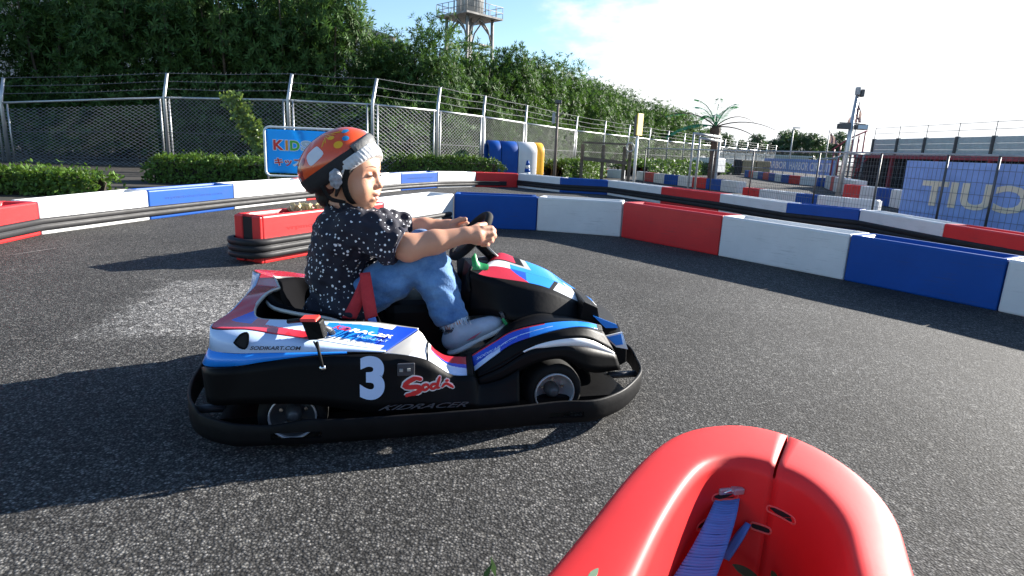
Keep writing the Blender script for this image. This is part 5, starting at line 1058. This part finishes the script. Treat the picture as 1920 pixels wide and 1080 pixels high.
# belt slots of the back rest, shaded openings painted as flat black pills
CRV = [smooth_line(crv_st(l, 44)) for l in (W0, W1, W2)]
def on_wall(s_, t):      # s_ across the back rest, t down it
    k = s_ * 43; j = min(int(k), 42); f_ = k - j; A_, B_, C_ = [l[j].lerp(l[j + 1], f_) for l in CRV]
    return (A_.lerp(B_, t * 2) if t < .5 else B_.lerp(C_, t * 2 - 1)) - ro
mat('slot_lip', (.75, .12, .10), .4); mat('web_purple', (.10, .25, .62), .55, var=.08, vscale=14)
for s0_, s1_, t0, t1 in ((.362, .452, .10, .10), (.553, .642, .125, .12), (.300, .37, .27, .27), (.508, .575, .30, .29)):
    P = []; nn = 28; w_ = .026
    for k in range(nn):
        a = 6.2832 * k / nn; ca, sa = math.cos(a), math.sin(a); x = (s0_ + s1_) / 2 + ((s1_ - s0_) / 2 - .012) * (1 if ca > 0 else -1) * min(1, abs(ca) * 3) + .012 * ca; P.append(on_wall(x, t0 + (t1 - t0) * (x - s0_) / (s1_ - s0_) + w_ * sa))
    cm = sum(P, Vector()) / nn; nn_ = (P[0] - cm).cross(P[7] - cm).normalized(); nn_ = nn_ if nn_.y < 0 else -nn_
    MB().add([q + nn_ * .0035 for q in P], [tuple(range(nn))]).build('belt_slot', 'inside_shade', RS)
    MB().tube([q + nn_ * .0035 for q in P], .0018, 5, closed=True).build('slot_lip', 'slot_lip', RS, True)
def ribbed(name, A, B, m_, n=150, amp=.0011, ribs=46):
    P, Q = crv(A, n), crv(B, n); rows = []
    for k in range(n): nr = (Q[k] - P[k]).cross(P[min(k + 1, n - 1)] - P[max(k - 1, 0)]).normalized(); rows.append([p_ - ro + nr * (amp * math.sin(6.2832 * ribs * k / n) + .004 * math.sin(math.pi * x)) for x, p_ in [(x, P[k].lerp(Q[k], x)) for x in (0, .2, .4, .6, .8, 1)]])
    return MB().grid(rows).build(name, m_, RS, True, solid=.002)
ribbed('seat_belt', [(0.344, 0.871, 0.44), (0.313, 0.818, 0.43), (0.274, 0.76, 0.415), (0.237, 0.713, 0.4), (0.189, 0.648, 0.385)], [(0.378, 0.869, 0.44), (0.353, 0.814, 0.43), (0.322, 0.758, 0.415), (0.293, 0.712, 0.4), (0.254, 0.652, 0.385)], 'web_purple')
strap('thin_belt', [Vector((0.374, 0.828, 0.41)) - ro, Vector((0.355, 0.82, 0.39)) - ro, Vector((0.336, 0.809, 0.36)) - ro], [Vector((0.379, 0.821, 0.41)) - ro, Vector((0.362, 0.807, 0.39)) - ro, Vector((0.345, 0.801, 0.36)) - ro], 'web_blue', RS)
for q in (((0.344, 0.854, 0.448), .013), ((0.362, 0.851, 0.45), .009)): MB().box((-q[1], -.010, -.004), (q[1], .010, .006), T=Matrix.Translation(Vector(q[0]) - ro) @ Matrix.Rotation(R(15), 4, 'Z')).build('belt_clip', 'alloy', RS, bevel=.002)
MB().tube([Vector((0.336, 0.845, 0.446)) - ro, Vector((0.35, 0.846, 0.45)) - ro, Vector((0.369, 0.85, 0.448)) - ro], .003, 6).build('belt_clip', 'chrome', RS, True)
mat('leaf_print', (.03, .09, .035), .5, var=.2); mat('leaf_edge', (.22, .20, .10), .6)
def leaf_print(a, b, w_, lift):
    a, b = Vector(a) - ro, Vector(b) - ro; d = b - a; s_ = d.cross(Vector((0, -.5, .86))).normalized()
    for k, (m_, f_) in enumerate((('leaf_edge', 1.0), ('leaf_print', .88))):
        V = [a + d * t + s_ * w_ * f_ * math.sin(math.pi * t) ** .8 + Vector((0, -.0015, .002)) * (k + lift) for t in [j / 8 for j in range(9)]] + [a + d * t - s_ * w_ * f_ * math.sin(math.pi * t) ** .8 + Vector((0, -.0015, .002)) * (k + lift) for t in [j / 8 for j in range(7, 0, -1)]]
        MB().add(V, [tuple(range(len(V)))]).build('leaf_sticker', m_, RS)
leaf_print((0.345, 0.791, 0.36), (0.388, 0.782, 0.34), .008, 2); leaf_print((0.399, 0.781, 0.36), (0.409, 0.775, 0.34), .006, 2); leaf_print((0.109, 0.584, 0.502), (0.094, 0.562, 0.502), .004, 1)
for k, (x, y) in enumerate(((.0, .0), (.03, .015))):
    V = []; F = []; leaf(V, F, Vector((0, 0, .006)), Vector((.3 - .5 * k, .6, .35 + .1 * k)).normalized(), Vector((0, 0, 1)), .05, .007); c_ = Vector((-0.037, 1.17, 0)); o = bpy.data.meshes.new('fallen_leaf'); o.from_pydata(V, [], F); o = link('fallen_leaf', o, 'leaf_ole', None, loc=(c_.x + x, c_.y + y, 0)); tag(o, 'green leaf blade lying on the asphalt beside the red seat', 'leaf', 'leaf blades beside the red seat')
# ------------------------------------------------------------------ the child
mat('skin', (.60, .30, .185), .5, var=.05, vscale=12, spec=.4); M['skin'].node_tree.nodes['Principled BSDF'].inputs['Subsurface Weight'].default_value = .15; M['skin'].node_tree.nodes['Principled BSDF'].inputs['Subsurface Radius'].default_value = (.012, .005, .003)
mat('hair', (.012, .009, .008), .55, var=.2, vscale=40, bump=.4, bscale=60); mat('lip', (.52, .20, .16), .5); mat('teeth', (.75, .72, .66), .3); mat('brow', (.16, .09, .06), .8)
mat('net', (.60, .61, .63), .45, var=.12, vscale=30, bump=.35, bscale=60, trans=.15); mat('denim_pale', (.50, .62, .75), .9, var=.1)
mat('shoe', (.38, .45, .56), .6, var=.08, vscale=20, bump=.15, bscale=120); mat('sole', (.60, .62, .65), .7, var=.1); mat('shoe_red', (.45, .08, .14), .6); mat('sock', (.05, .05, .07), .9); mat('lace', (.62, .64, .68), .8)
def denim():
    m = mat('denim', (.075, .20, .42), .85, bump=.3, bscale=160, sheen=.2); t = m.node_tree; b = t.nodes['Principled BSDF']; n = t.nodes.new('ShaderNodeTexNoise'); n.inputs['Scale'].default_value = 9; n.inputs['Detail'].default_value = 8; n.inputs['Roughness'].default_value = .7
    tcn = t.nodes.new('ShaderNodeTexCoord'); t.links.new(tcn.outputs['Object'], n.inputs[0]); r_ = t.nodes.new('ShaderNodeValToRGB'); r_.color_ramp.elements[0].position = .32; r_.color_ramp.elements[0].color = (.028, .10, .27, 1); r_.color_ramp.elements[1].position = .72; r_.color_ramp.elements[1].color = (.14, .31, .57, 1)
    t.links.new(n.outputs[0], r_.inputs[0]); t.links.new(r_.outputs[0], b.inputs['Base Color'])
denim()
def dotted():
    m = mat('shirt', (.008, .008, .018), .85, bump=.35, bscale=30); t = m.node_tree; b = t.nodes['Principled BSDF']; tcn = t.nodes.new('ShaderNodeTexCoord'); v = t.nodes.new('ShaderNodeTexVoronoi'); v.inputs['Scale'].default_value = 72; v.inputs['Randomness'].default_value = .95
    t.links.new(tcn.outputs['Object'], v.inputs[0]); sp = t.nodes.new('ShaderNodeSeparateColor'); t.links.new(v.outputs['Color'], sp.inputs[0])
    sz = t.nodes.new('ShaderNodeMapRange'); sz.inputs['From Min'].default_value = .15; sz.inputs['From Max'].default_value = 1; sz.inputs['To Min'].default_value = .0; sz.inputs['To Max'].default_value = .40; t.links.new(sp.outputs[0], sz.inputs[0])
    lt = t.nodes.new('ShaderNodeMath'); lt.operation = 'LESS_THAN'; t.links.new(v.outputs['Distance'], lt.inputs[0]); t.links.new(sz.outputs[0], lt.inputs[1])
    mx_ = t.nodes.new('ShaderNodeMixRGB'); mx_.inputs[1].default_value = (.008, .008, .018, 1); mx_.inputs[2].default_value = (.72, .72, .74, 1); t.links.new(lt.outputs[0], mx_.inputs[0]); t.links.new(mx_.outputs[0], b.inputs['Base Color'])
dotted()
PX = .00212
PE = thing('person', 'child in a dotted navy shirt and jeans driving the kart, hands on the wheel', 'person', (-.26, 1.92, 0), R(15))
# head frame: forward turned a little towards the camera and slightly down
yaw, pit = R(-27), R(-5); hf = Vector((math.cos(yaw) * math.cos(pit), math.sin(yaw) * math.cos(pit), math.sin(pit))); hl = Vector((0, 0, 1)).cross(hf).normalized(); hu = hf.cross(hl); HC = Vector((-0.261, 0.43, 0.838))
def hp(f_, l, u):
    if u < 0 and f_ > 15: u *= .83        # short lower half of a child's face
    return HC + (hf * f_ + hl * l + hu * u) * PX
AX = [list(hf), list(hl), list(hu)]
def E3(*r_): return [x * PX for x in r_]
nb = Vector((-0.273, 0.43, 0.693)); ch = Vector((-0.266, 0.43, 0.608)); bl = Vector((-0.293, 0.43, 0.444)); hip = Vector((-0.311, 0.43, 0.318))
shR, shL = Vector((-0.207, 0.27, 0.647)), Vector((-0.188, 0.6, 0.632)); elR, elL = Vector((-0.058, 0.215, 0.594)), Vector((-0.033, 0.655, 0.605)); wrR, wrL = Vector((0.149, 0.245, 0.637)), Vector((0.144, 0.63, 0.619))
kR, kL = Vector((0.01, 0.3, 0.55)), Vector((0.02, 0.555, 0.542)); hR, hL = Vector((-0.274, 0.34, 0.345)), Vector((-0.276, 0.52, 0.297)); aR, aL = Vector((0.118, 0.25, 0.289)), Vector((0.192, 0.57, 0.315))
B = SDF((-.52, .06, .12), (.34, .82, 1.02), .0042)
# head
B.ell(hp(-8, 0, 14), E3(58, 50, 54), .02, AX); B.ell(hp(20, 0, -24), E3(36, 40, 37), .03, AX); B.ell(hp(20, 0, 14), E3(32, 38, 32), .03, AX); B.ell(hp(38, 0, -55), E3(14, 15, 11), .03, AX)
for s_ in (-1, 1):
    B.ell(hp(31, 23 * s_, -28), E3(19, 15, 19), .025, AX); B.ell(hp(50, 17 * s_, 4), E3(6.5, 11, 4.5), .014, AX, cut=True); B.ell(hp(45.5, 17 * s_, 3), E3(7, 9, 6), .006, AX)
    B.ell(hp(-6, 50 * s_, -10), E3(11, 5, 17), .008, AX)
B.cap(hp(53, 0, 4), hp(58, 0, -14), .007, .010, .014); B.ell(hp(60, 0, -16), E3(6, 6, 5), .008, AX)
for s_ in (-1, 1): B.ell(hp(55, 6.5 * s_, -18), E3(5.5, 4.5, 4.5), .006, AX)
B.ell(hp(53, 0, -32), E3(7, 13, 5.5), .008, AX); B.ell(hp(51, 0, -45), E3(7, 12, 5), .008, AX); B.ell(hp(59, 0, -38.3), E3(7, 10.5, 2.8), .004, AX, cut=True)
B.chain([hp(-10, 0, -40), nb - Vector((.0, 0, .01))], [.052, .055], .03)
# torso, arms, legs under the clothes
B.ell(ch, (.10, .15, .12), .03); B.ell(bl, (.095, .125, .13), .03); B.ell(hip, (.10, .14, .08), .03)
B.chain([shR, elR, elR.lerp(wrR, .45), wrR], [.045, .047, .042, .029], .02); B.chain([shL, elL, elL.lerp(wrL, .45), wrL], [.045, .042, .038, .027], .02)
B.chain([hR, kR, kR.lerp(aR, .4), aR], [.07, .055, .048, .034], .02); B.chain([hL, kL, kL.lerp(aL, .4), aL], [.07, .055, .048, .034], .02)
# right hand closed on the rim
B.cap(wrR, (0.191, 0.25, 0.636), .029, .032, .012); B.ell((0.198, 0.255, 0.636), (.034, .022, .036), .012)
for k, (x, y, r_) in enumerate(((914, 431, .0125), (917, 440, .0128), (915, 449, .0122), (908, 456.5, .0108))):
    z = [None]
FING = [[(0.212, 0.25, 0.66), (0.249, 0.262, 0.659), (0.266, 0.298, 0.646), (0.242, 0.312, 0.64)], [(0.212, 0.246, 0.643), (0.251, 0.258, 0.642), (0.268, 0.296, 0.628), (0.243, 0.31, 0.622)], [(0.209, 0.248, 0.625), (0.244, 0.258, 0.624), (0.258, 0.292, 0.611), (0.234, 0.304, 0.607)], [(0.202, 0.25, 0.611), (0.23, 0.258, 0.607), (0.242, 0.286, 0.597), (0.225, 0.298, 0.593)]]
for k, q in enumerate(FING): rr = (.0118, .0122, .0116, .0102)[k]; B.chain(q, [rr * 1.15, rr, rr * .95, rr * .85], .004)
B.chain([(0.174, 0.255, 0.653), (0.205, 0.285, 0.665), (0.236, 0.315, 0.668)], [.016, .0125, .0105], .006)
# left hand on the far side of the rim
B.cap(wrL, (0.178, 0.615, 0.622), .027, .028, .012)
for k in range(4):
    dy = 6.5 * k; o_ = Vector((.012 * k * .3, 0, -.0135 * k)); q = [Vector((0.177, 0.61, 0.638)) + o_, Vector((0.212, 0.6, 0.64)) + o_, Vector((0.216, 0.57, 0.635)) + o_, Vector((0.191, 0.56, 0.629)) + o_]; B.chain(q, [.012, .0115, .011, .0095], .004)
B.chain([(0.157, 0.6, 0.637), (0.184, 0.575, 0.654), (0.206, 0.56, 0.658)], [.013, .011, .009], .005)
body = B.build('body', ['skin'], PE)
# face details
def decal(pts, m_, name, out=.0): V = [Vector(q) for q in pts]; MB().add(V, [tuple(range(len(V)))]).build(name, m_, PE)
from mathutils.bvhtree import BVHTree
FT_ = BVHTree.FromPolygons([v.co for v in body.data.vertices], [tuple(q.vertices) for q in body.data.polygons])
def skin_pt(l, u, off):
    hit = FT_.ray_cast(hp(120, l, u), -hf)[0]; return hit + hf * off
for s_ in (-1, 1):
    T_ = [k / 12 for k in range(13)]
    up_ = [skin_pt((17 + (t - .5) * 17) * s_, 2.2 + 2.0 * math.sin(math.pi * t), .0012) for t in T_]; lo_ = [skin_pt((17 + (t - .5) * 17) * s_, 2.2 - 1.3 * math.sin(math.pi * t), .0012) for t in T_]
    MB().grid([up_, lo_]).build('eye', 'hair', PE); MB().tube([v + hf * .0006 for v in up_], [.0007] + [.0014] * 11 + [.0009], 5).build('eyelash', 'hair', PE, True)
    MB().tube([skin_pt((17 + (t - .5) * 21) * s_, 15.5 + 3.0 * math.sin(math.pi * (t * .8 + .1)), .0003) for t in T_], [.0006, .0011, .0015, .0017, .0018, .0018, .0017, .0016, .0014, .0012, .001, .0008, .0005], 6).build('eyebrow', 'brow', PE, True)
LU = MB().tube([hp(58.3 - .075 * x * x, x, -34.6 + .25 * abs(x) * (.3 if abs(x) < 3 else 0) - .022 * x * x) for x in (-11, -8, -5, -2, 0, 2, 5, 8, 11)], [.0015, .004, .0052, .006, .0055, .006, .0052, .004, .0015], 8).build('upper_lip', 'lip', PE, True)
LL = MB().tube([hp(56.4 - .075 * x * x, x, -43.5 + .012 * x * x) for x in (-10, -7, -4, 0, 4, 7, 10)], [.0015, .0048, .0062, .0068, .0062, .0048, .0015], 8).build('lower_lip', 'lip', PE, True)
MB().tube([hp(55.2 - .09 * x * x, x, -38.4) for x in (-8, -5, -2, 2, 5, 8)], [.002, .0035, .0035, .0035, .0035, .002], 6).build('teeth', 'teeth', PE, True)
# hair under the net
Hh = SDF((-.52, .20, .66), (-.05, .66, 1.0), .0045); Hh.ell(hp(-9, 0, 13), E3(63, 54, 57), .01, AX)
for s_ in (-1, 1): Hh.chain([hp(12, 46 * s_, 14), hp(6, 49 * s_, -10), hp(0, 46 * s_, -36)], [.022, .018, .010], .012)
Hh.chain([hp(-34, 0, -16), hp(-34, 0, -44)], [.065, .05], .03)
Hh.plane(hp(30, 0, 34), hf * .86 + hu * -.5); Hh.plane(hp(14, 0, 0), hf)
for s_ in (-1, 1): Hh.chain([hp(38, 33 * s_, 25), hp(24, 43 * s_, 10), hp(11, 47 * s_, -8), hp(4, 46 * s_, -36)], [.005, .010, .012, .006], .006)
Hh.build('hair', ['hair'], PE)
# hair net
HR_ = Vector((-0.305, 0.43, 0.883)); hn_ = Vector((-.60, 0, .80))
rs = random.Random(4)
NT = SDF((-.52, .18, .66), (-.03, .68, 1.02), .004); NT.ell(hp(-5, 0, 17), E3(67, 57, 58), .01, AX)
NT.noise(lambda x, y, z: .0011 * np.sin((x * .69 + z * .72) * 420 + 2 * np.sin(y * 60)) + .0009 * np.sin(z * 130 - x * 120 + y * 40))
NT.plane(hp(20, 0, 1), Vector(hf * .72 - hu * .69)); NT.plane(HR_ - hn_ * .016, hn_)
NT.build('hair_net', ['net'], PE)
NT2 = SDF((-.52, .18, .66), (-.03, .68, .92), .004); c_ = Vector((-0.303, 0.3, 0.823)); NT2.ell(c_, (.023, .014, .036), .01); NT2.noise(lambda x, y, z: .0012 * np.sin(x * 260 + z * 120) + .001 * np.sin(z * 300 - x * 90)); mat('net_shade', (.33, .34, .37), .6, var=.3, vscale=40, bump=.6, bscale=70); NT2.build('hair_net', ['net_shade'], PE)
# shirt
sh_ = SDF((-.56, .05, .17), (.12, .86, .84), .005)
sh_.ell(ch + Vector((-.005, 0, -.005)), (.125, .175, .125), .04); sh_.ell(bl + Vector((-.01, 0, .02)), (.118, .155, .15), .05); sh_.ell(hip + Vector((-.01, 0, -.01)), (.115, .165, .095), .04)
sh_.ell(Vector((-0.274, 0.4, 0.356)), (.112, .20, .105), .03); sh_.ell(Vector((-0.172, 0.43, 0.609)), (.085, .14, .085), .05)
sh_.chain([shR + Vector((-.02, .02, .0)), shR.lerp(elR, .35), Vector((-0.11, 0.215, 0.605)), Vector((-0.081, 0.212, 0.6))], [.075, .072, .066, .064], .03); sh_.chain([shL + Vector((-.02, 0, 0)), shL.lerp(elL, .4), Vector((-0.051, 0.65, 0.614)), Vector((-0.024, 0.655, 0.614))], [.07, .062, .050, .048], .03)
sh_.chain([nb + Vector((.012, 0, -.03)), nb + Vector((.008, 0, .002))], [.075, .064], .03)
sh_.plane(Vector((-0.09, 0.212, 0.6)), Vector((.98, -.05, -.1))) if False else None
sh_.noise(lambda x, y, z: .0032 * np.sin((x * .6 + z) * 55 + 2 * np.sin(y * 30)) + .0025 * np.sin(x * 120 - z * 35 + y * 50) + .002 * np.sin(z * 150 + x * 40))
cutR = Vector((-0.092, 0.212, 0.602)); cR = (elR - shR).normalized()
# sleeves end in open cuffs
def endcut(s, p_, d, rad):
    sl_, P = s.sub(np.array(p_) - .16, np.array(p_) + .16, 0); q = P - np.array(p_); t = q @ np.array(d); rr = np.linalg.norm(q - t[..., None] * np.array(d), axis=-1); dd = np.maximum(-t, rr - rad); s.D[sl_] = np.maximum(s.D[sl_], -dd)
endcut(sh_, Vector((-0.088, 0.212, 0.6)), (elR - shR).normalized(), .10); endcut(sh_, Vector((-0.029, 0.655, 0.614)), (elL - shL).normalized(), .08)
sh_.build('shirt', ['shirt'], PE)
for p_, d, r_ in ((Vector((-0.095, 0.212, 0.602)), (elR - shR).normalized(), .063), (Vector((-0.035, 0.655, 0.614)), (elL - shL).normalized(), .048)):
    x_ = d.cross(Vector((0, 1, 0))).normalized(); y_ = d.cross(x_); rows = []
    for s_, q in ((-.014, r_ * .98), (-.012, r_ * 1.07), (.010, r_ * 1.06), (.013, r_ * .99), (.006, r_ * .88)): rows.append([p_ + d * s_ + (x_ * math.cos(a) + y_ * math.sin(a)) * q * (1 + .05 * math.sin(a * 5) + .03 * math.sin(a * 11 + s_ * 200)) for a in [6.2832 * k / 36 for k in range(36)]])
    MB().grid(rows, closed=True).build('cuff', 'shirt_cuff' if 'shirt_cuff' in M else mat('shirt_cuff', (.012, .012, .028), .9, bump=.4, bscale=40), PE, True)
# frill at the neckline
rows = []
for k, (dz, r_) in enumerate(((-.008, .066), (.006, .074), (.016, .078), (.012, .070))): rows.append([nb + Vector((.01, 0, .0)) + Vector((math.cos(a) * r_ * (1 + .08 * math.sin(a * 13)), math.sin(a) * r_ * 1.05 * (1 + .08 * math.sin(a * 13)), dz + .006 * math.sin(a * 13 + 1) + .03 * -math.cos(a) * .5)) for a in [6.2832 * q / 80 for q in range(80)]])
MB().grid(rows, closed=True).build('collar', 'shirt', PE, True, solid=.002)
# jeans
jn = SDF((-.50, .10, .14), (.30, .78, .66), .005)
jn.ell(hip + Vector((.03, 0, -.02)), (.11, .155, .085), .04); jn.chain([hR, hR.lerp(kR, .55), kR, kR.lerp(aR, .35), kR.lerp(aR, .8), Vector((0.118, 0.25, 0.306))], [.085, .080, .072, .071, .062, .060], .025); jn.chain([hL, hL.lerp(kL, .55), kL, kL.lerp(aL, .4), kL.lerp(aL, .95)], [.085, .078, .068, .062, .055], .025)
jn.noise(lambda x, y, z: .0026 * np.sin((z * 1.1 + x * .7) * 62 + 2.2 * np.sin(y * 22 + x * 9)) + .0018 * np.abs(np.sin((z * .9 + x * .5) * 95 + 1.5 * np.sin(y * 31))) + .0012 * np.sin(z * 160 - x * 60 + y * 40))
dR = (aR - kR).normalized(); endcut(jn, Vector((0.114, 0.25, 0.312)), dR, .09)
jn.build('jeans', ['denim'], PE)
x_ = dR.cross(Vector((0, 1, 0))).normalized(); y_ = dR.cross(x_); p_ = Vector((0.114, 0.25, 0.315)); fr = MB(); rs = random.Random(2)
for k in range(110):
    a = 6.2832 * k / 110; rr = .0555; q = p_ + (x_ * math.cos(a) + y_ * math.sin(a)) * rr; L_ = rs.uniform(.010, .024); t_ = (x_ * -math.sin(a) + y_ * math.cos(a)); o_ = (x_ * math.cos(a) + y_ * math.sin(a)); e_ = q + dR * L_ + t_ * rs.uniform(-.006, .006) + o_ * rs.uniform(-.002, .005)
    fr.add([q - t_ * .0018 - dR * .006 + o_ * .001, q + t_ * .0018 - dR * .006 + o_ * .001, e_ + t_ * .0008, e_ - t_ * .0008], [(0, 1, 2, 3)])
fr.build('frayed_hem', 'denim_pale', PE)
# shoe and ankle
AS = Vector((0.114, 0.25, 0.213)); TS = Vector((0.291, 0.25, 0.301)); sdv = (TS - AS); Ls = sdv.length; sx_ = sdv.normalized(); sy_ = Vector((0, 1, 0)); sz_ = sx_.cross(sy_).normalized()
if sz_.z < 0: sz_ = -sz_
def sp(x, y, z): return AS + sx_ * (x * Ls) + sy_ * y + sz_ * z
SH = SDF((-.0, .14, .12), (.36, .36, .42), .0035); SA = [list(sx_), list(sy_), list(sz_)]
SH.ell(sp(.10, 0, .022), (.052, .036, .044), .02, SA); SH.ell(sp(.50, 0, .014), (.085, .040, .034), .03, SA); SH.ell(sp(.84, 0, .006), (.050, .041, .026), .03, SA); SH.chain([sp(.12, 0, .03), sp(.16, 0, .072)], [.036, .036], .02); SH.chain([sp(.2, 0, .045), sp(.62, 0, .024)], [.032, .024], .02)
SH.cap(sp(.08, 0, .075), sp(.06, 0, .12), .030, .032, .006, cut=True)
SH.build('shoe', ['shoe'], PE)
SO = SDF((-.0, .14, .10), (.36, .36, .42), .0035); SO.ell(sp(.12, 0, -.018), (.056, .039, .013), .01, SA); SO.ell(sp(.5, 0, -.017), (.09, .040, .012), .02, SA); SO.ell(sp(.84, 0, -.016), (.056, .044, .013), .02, SA); SO.build('sole', ['sole'], PE)
for k in range(5): q = sp(.34 + .075 * k, 0, .072 - .0065 * k); MB().tube([q + sy_ * -.022 + sz_ * -.008, q + sz_ * .003, q + sy_ * .022 + sz_ * -.008], .003, 5).build('lace', 'lace', PE, True)
MB().add([sp(.26, -.0415, .008), sp(.42, -.0425, .004), sp(.62, -.0415, .014), sp(.40, -.0415, .012)], [(0, 1, 2, 3)]).build('side_stripe', 'shoe_red', PE)
MB().tube([sp(.0, -.022, .075), sp(.09, -.036, .068), sp(.2, -.03, .078), sp(.22, 0, .085), sp(.2, .03, .078), sp(.09, .036, .068), sp(0, .02, .075)], .0055, 6).build('shoe_collar', 'sock', PE, True)
SL = SDF((.0, .44, .10), (.40, .70, .40), .005); q = aL + Vector((.03, 0, -.06)); SL.ell(q, (.06, .04, .045), .02); SL.ell(q + Vector((.09, 0, .0)), (.06, .042, .035), .02); SL.build('shoe', ['shoe'], PE)

# ------------------------------------------------------------------ helmet
mat('helm', (.70, .075, .012), .22, var=.12, vscale=9, coat=.5); mat('helm_dark', (.30, .012, .01), .25, var=.2, vscale=14, coat=.4); mat('foam', (.018, .018, .02), .85, var=.2, bump=.3, bscale=80); mat('brim', (.12, .12, .12), .7, var=.3, vscale=25, bump=.3, bscale=60)
mat('h_yellow', (.75, .38, .01), .35); mat('h_blue', (.01, .20, .42), .35); mat('h_white', (.62, .62, .66), .35, var=.06, bump=.2, bscale=30)
HR = Vector((-0.305, 0.43, 0.883)); hd = Vector((.80, 0, .60)); hn = Vector((-.60, 0, .80)); HE = thing('bicycle_helmet', 'orange child helmet with dots and a white sticker, tipped back on the head', 'helmet', (-.26, 1.92, 0), R(15))
a_, b_, c_ = 71 * PX, .118, 47 * PX
def he(th, ph, k=1.0):     # th round the rim (0 at the front), ph up towards the crown
    return HR + hd * (a_ * k * math.cos(th) * math.cos(ph)) + Vector((0, 1, 0)) * (b_ * k * math.sin(th) * math.cos(ph)) + hn * (c_ * k * math.sin(ph))
n = 64; rows = [[he(6.2832 * k / n, R(-4 + 94 * j / 18), 1 - (.012 * (math.cos(6.2832 * k / n * 6) > .75) if 5 < j < 15 else 0)) for k in range(n)] for j in range(18)] 
MB().grid(rows, fn=lambda s_, t: 1 if (s_ > .40 and s_ < .60 and t < .5) else 0, closed=True).add([he(6.2832 * k / n, R(-4 + 94 * 17 / 18)) for k in range(n)], [tuple(range(n))]).build('shell', ['helm', 'helm_dark'], HE, True)
rows = []
for o_, dz in ((1.006, .010), (1.018, -.004), (1.01, -.030), (.96, -.046), (.88, -.048), (.80, -.04), (.78, .02)): rows.append([he(6.2832 * k / n, R(-2), o_) + hn * (dz * (1 - .45 * max(0, math.cos(6.2832 * k / n)))) for k in range(n)])
MB().grid(rows, closed=True).build('liner', 'foam', HE, True)
MB().grid([[he(R(-62 + 124 * k / 24), R(0), 1.0 + dr) + hn * dz for k in range(25)] for dr, dz in ((.0, .010), (.035, .004), (.06, -.008), (.04, -.022), (-.03, -.028))]).build('brim', 'brim', HE, True, solid=.004)
def spot(th, ph, r1, r2, m_, nm, nn=20, rot=0, sq=0):
    V = []; c0 = he(th, ph, 1.004)
    for k in range(nn):
        a = 6.2832 * k / nn; q = 1 if not sq else 1 / (abs(math.cos(a)) ** sq + abs(math.sin(a)) ** sq) ** (1 / sq); V.append(he(th + (r1 * math.cos(a) * math.cos(rot) - r2 * math.sin(a) * math.sin(rot)) * q, ph + (r1 * math.cos(a) * math.sin(rot) + r2 * math.sin(a) * math.cos(rot)) * q, 1.006))
    MB().add([c0 + (c0 - HR).normalized() * .002] + V, [(0, 1 + k, 1 + (k + 1) % nn) for k in range(nn)]).build(nm, m_, HE, True)
spot(R(-112), R(33), .26, .24, 'h_white', 'sticker', 24, .2, 5); spot(R(-72), R(22), .12, .13, 'h_yellow', 'dot'); spot(R(-56), R(24), .10, .10, 'h_blue', 'dot'); spot(R(-40), R(38), .16, .10, 'h_blue', 'dot', 6); spot(R(-70), R(44), .10, .10, 'h_yellow', 'dot')
for k in range(7): spot(R(-88 + 7 * k), R(56 - abs(k - 3) * 4), .02, .16, 'h_yellow', 'ray', 8, .25 * (k - 3)); 
spot(R(-150), R(18), .12, .12, 'helm_dark', 'dot'); spot(R(-140), R(36), .12, .12, 'helm_dark', 'dot'); spot(R(-160), R(8), .06, .07, 'h_white', 'dot')
for s_ in (0, 1):
    P = [(-0.272, 0.29, 0.856), (-0.284, 0.3, 0.805), (-0.267, 0.33, 0.747), (-0.226, 0.4, 0.713)]; P = [mir(v) for v in P] if s_ else P
    strap('chin_strap', P, [Vector(v) + Vector((.022, 0, 0)) for v in P], 'rubber', HE)
strap('rear_strap', [(-0.345, 0.31, 0.803), (-0.321, 0.32, 0.76), (-0.271, 0.33, 0.745)], [(-0.356, 0.31, 0.79), (-0.325, 0.32, 0.745), (-0.271, 0.33, 0.734)], 'rubber', HE)
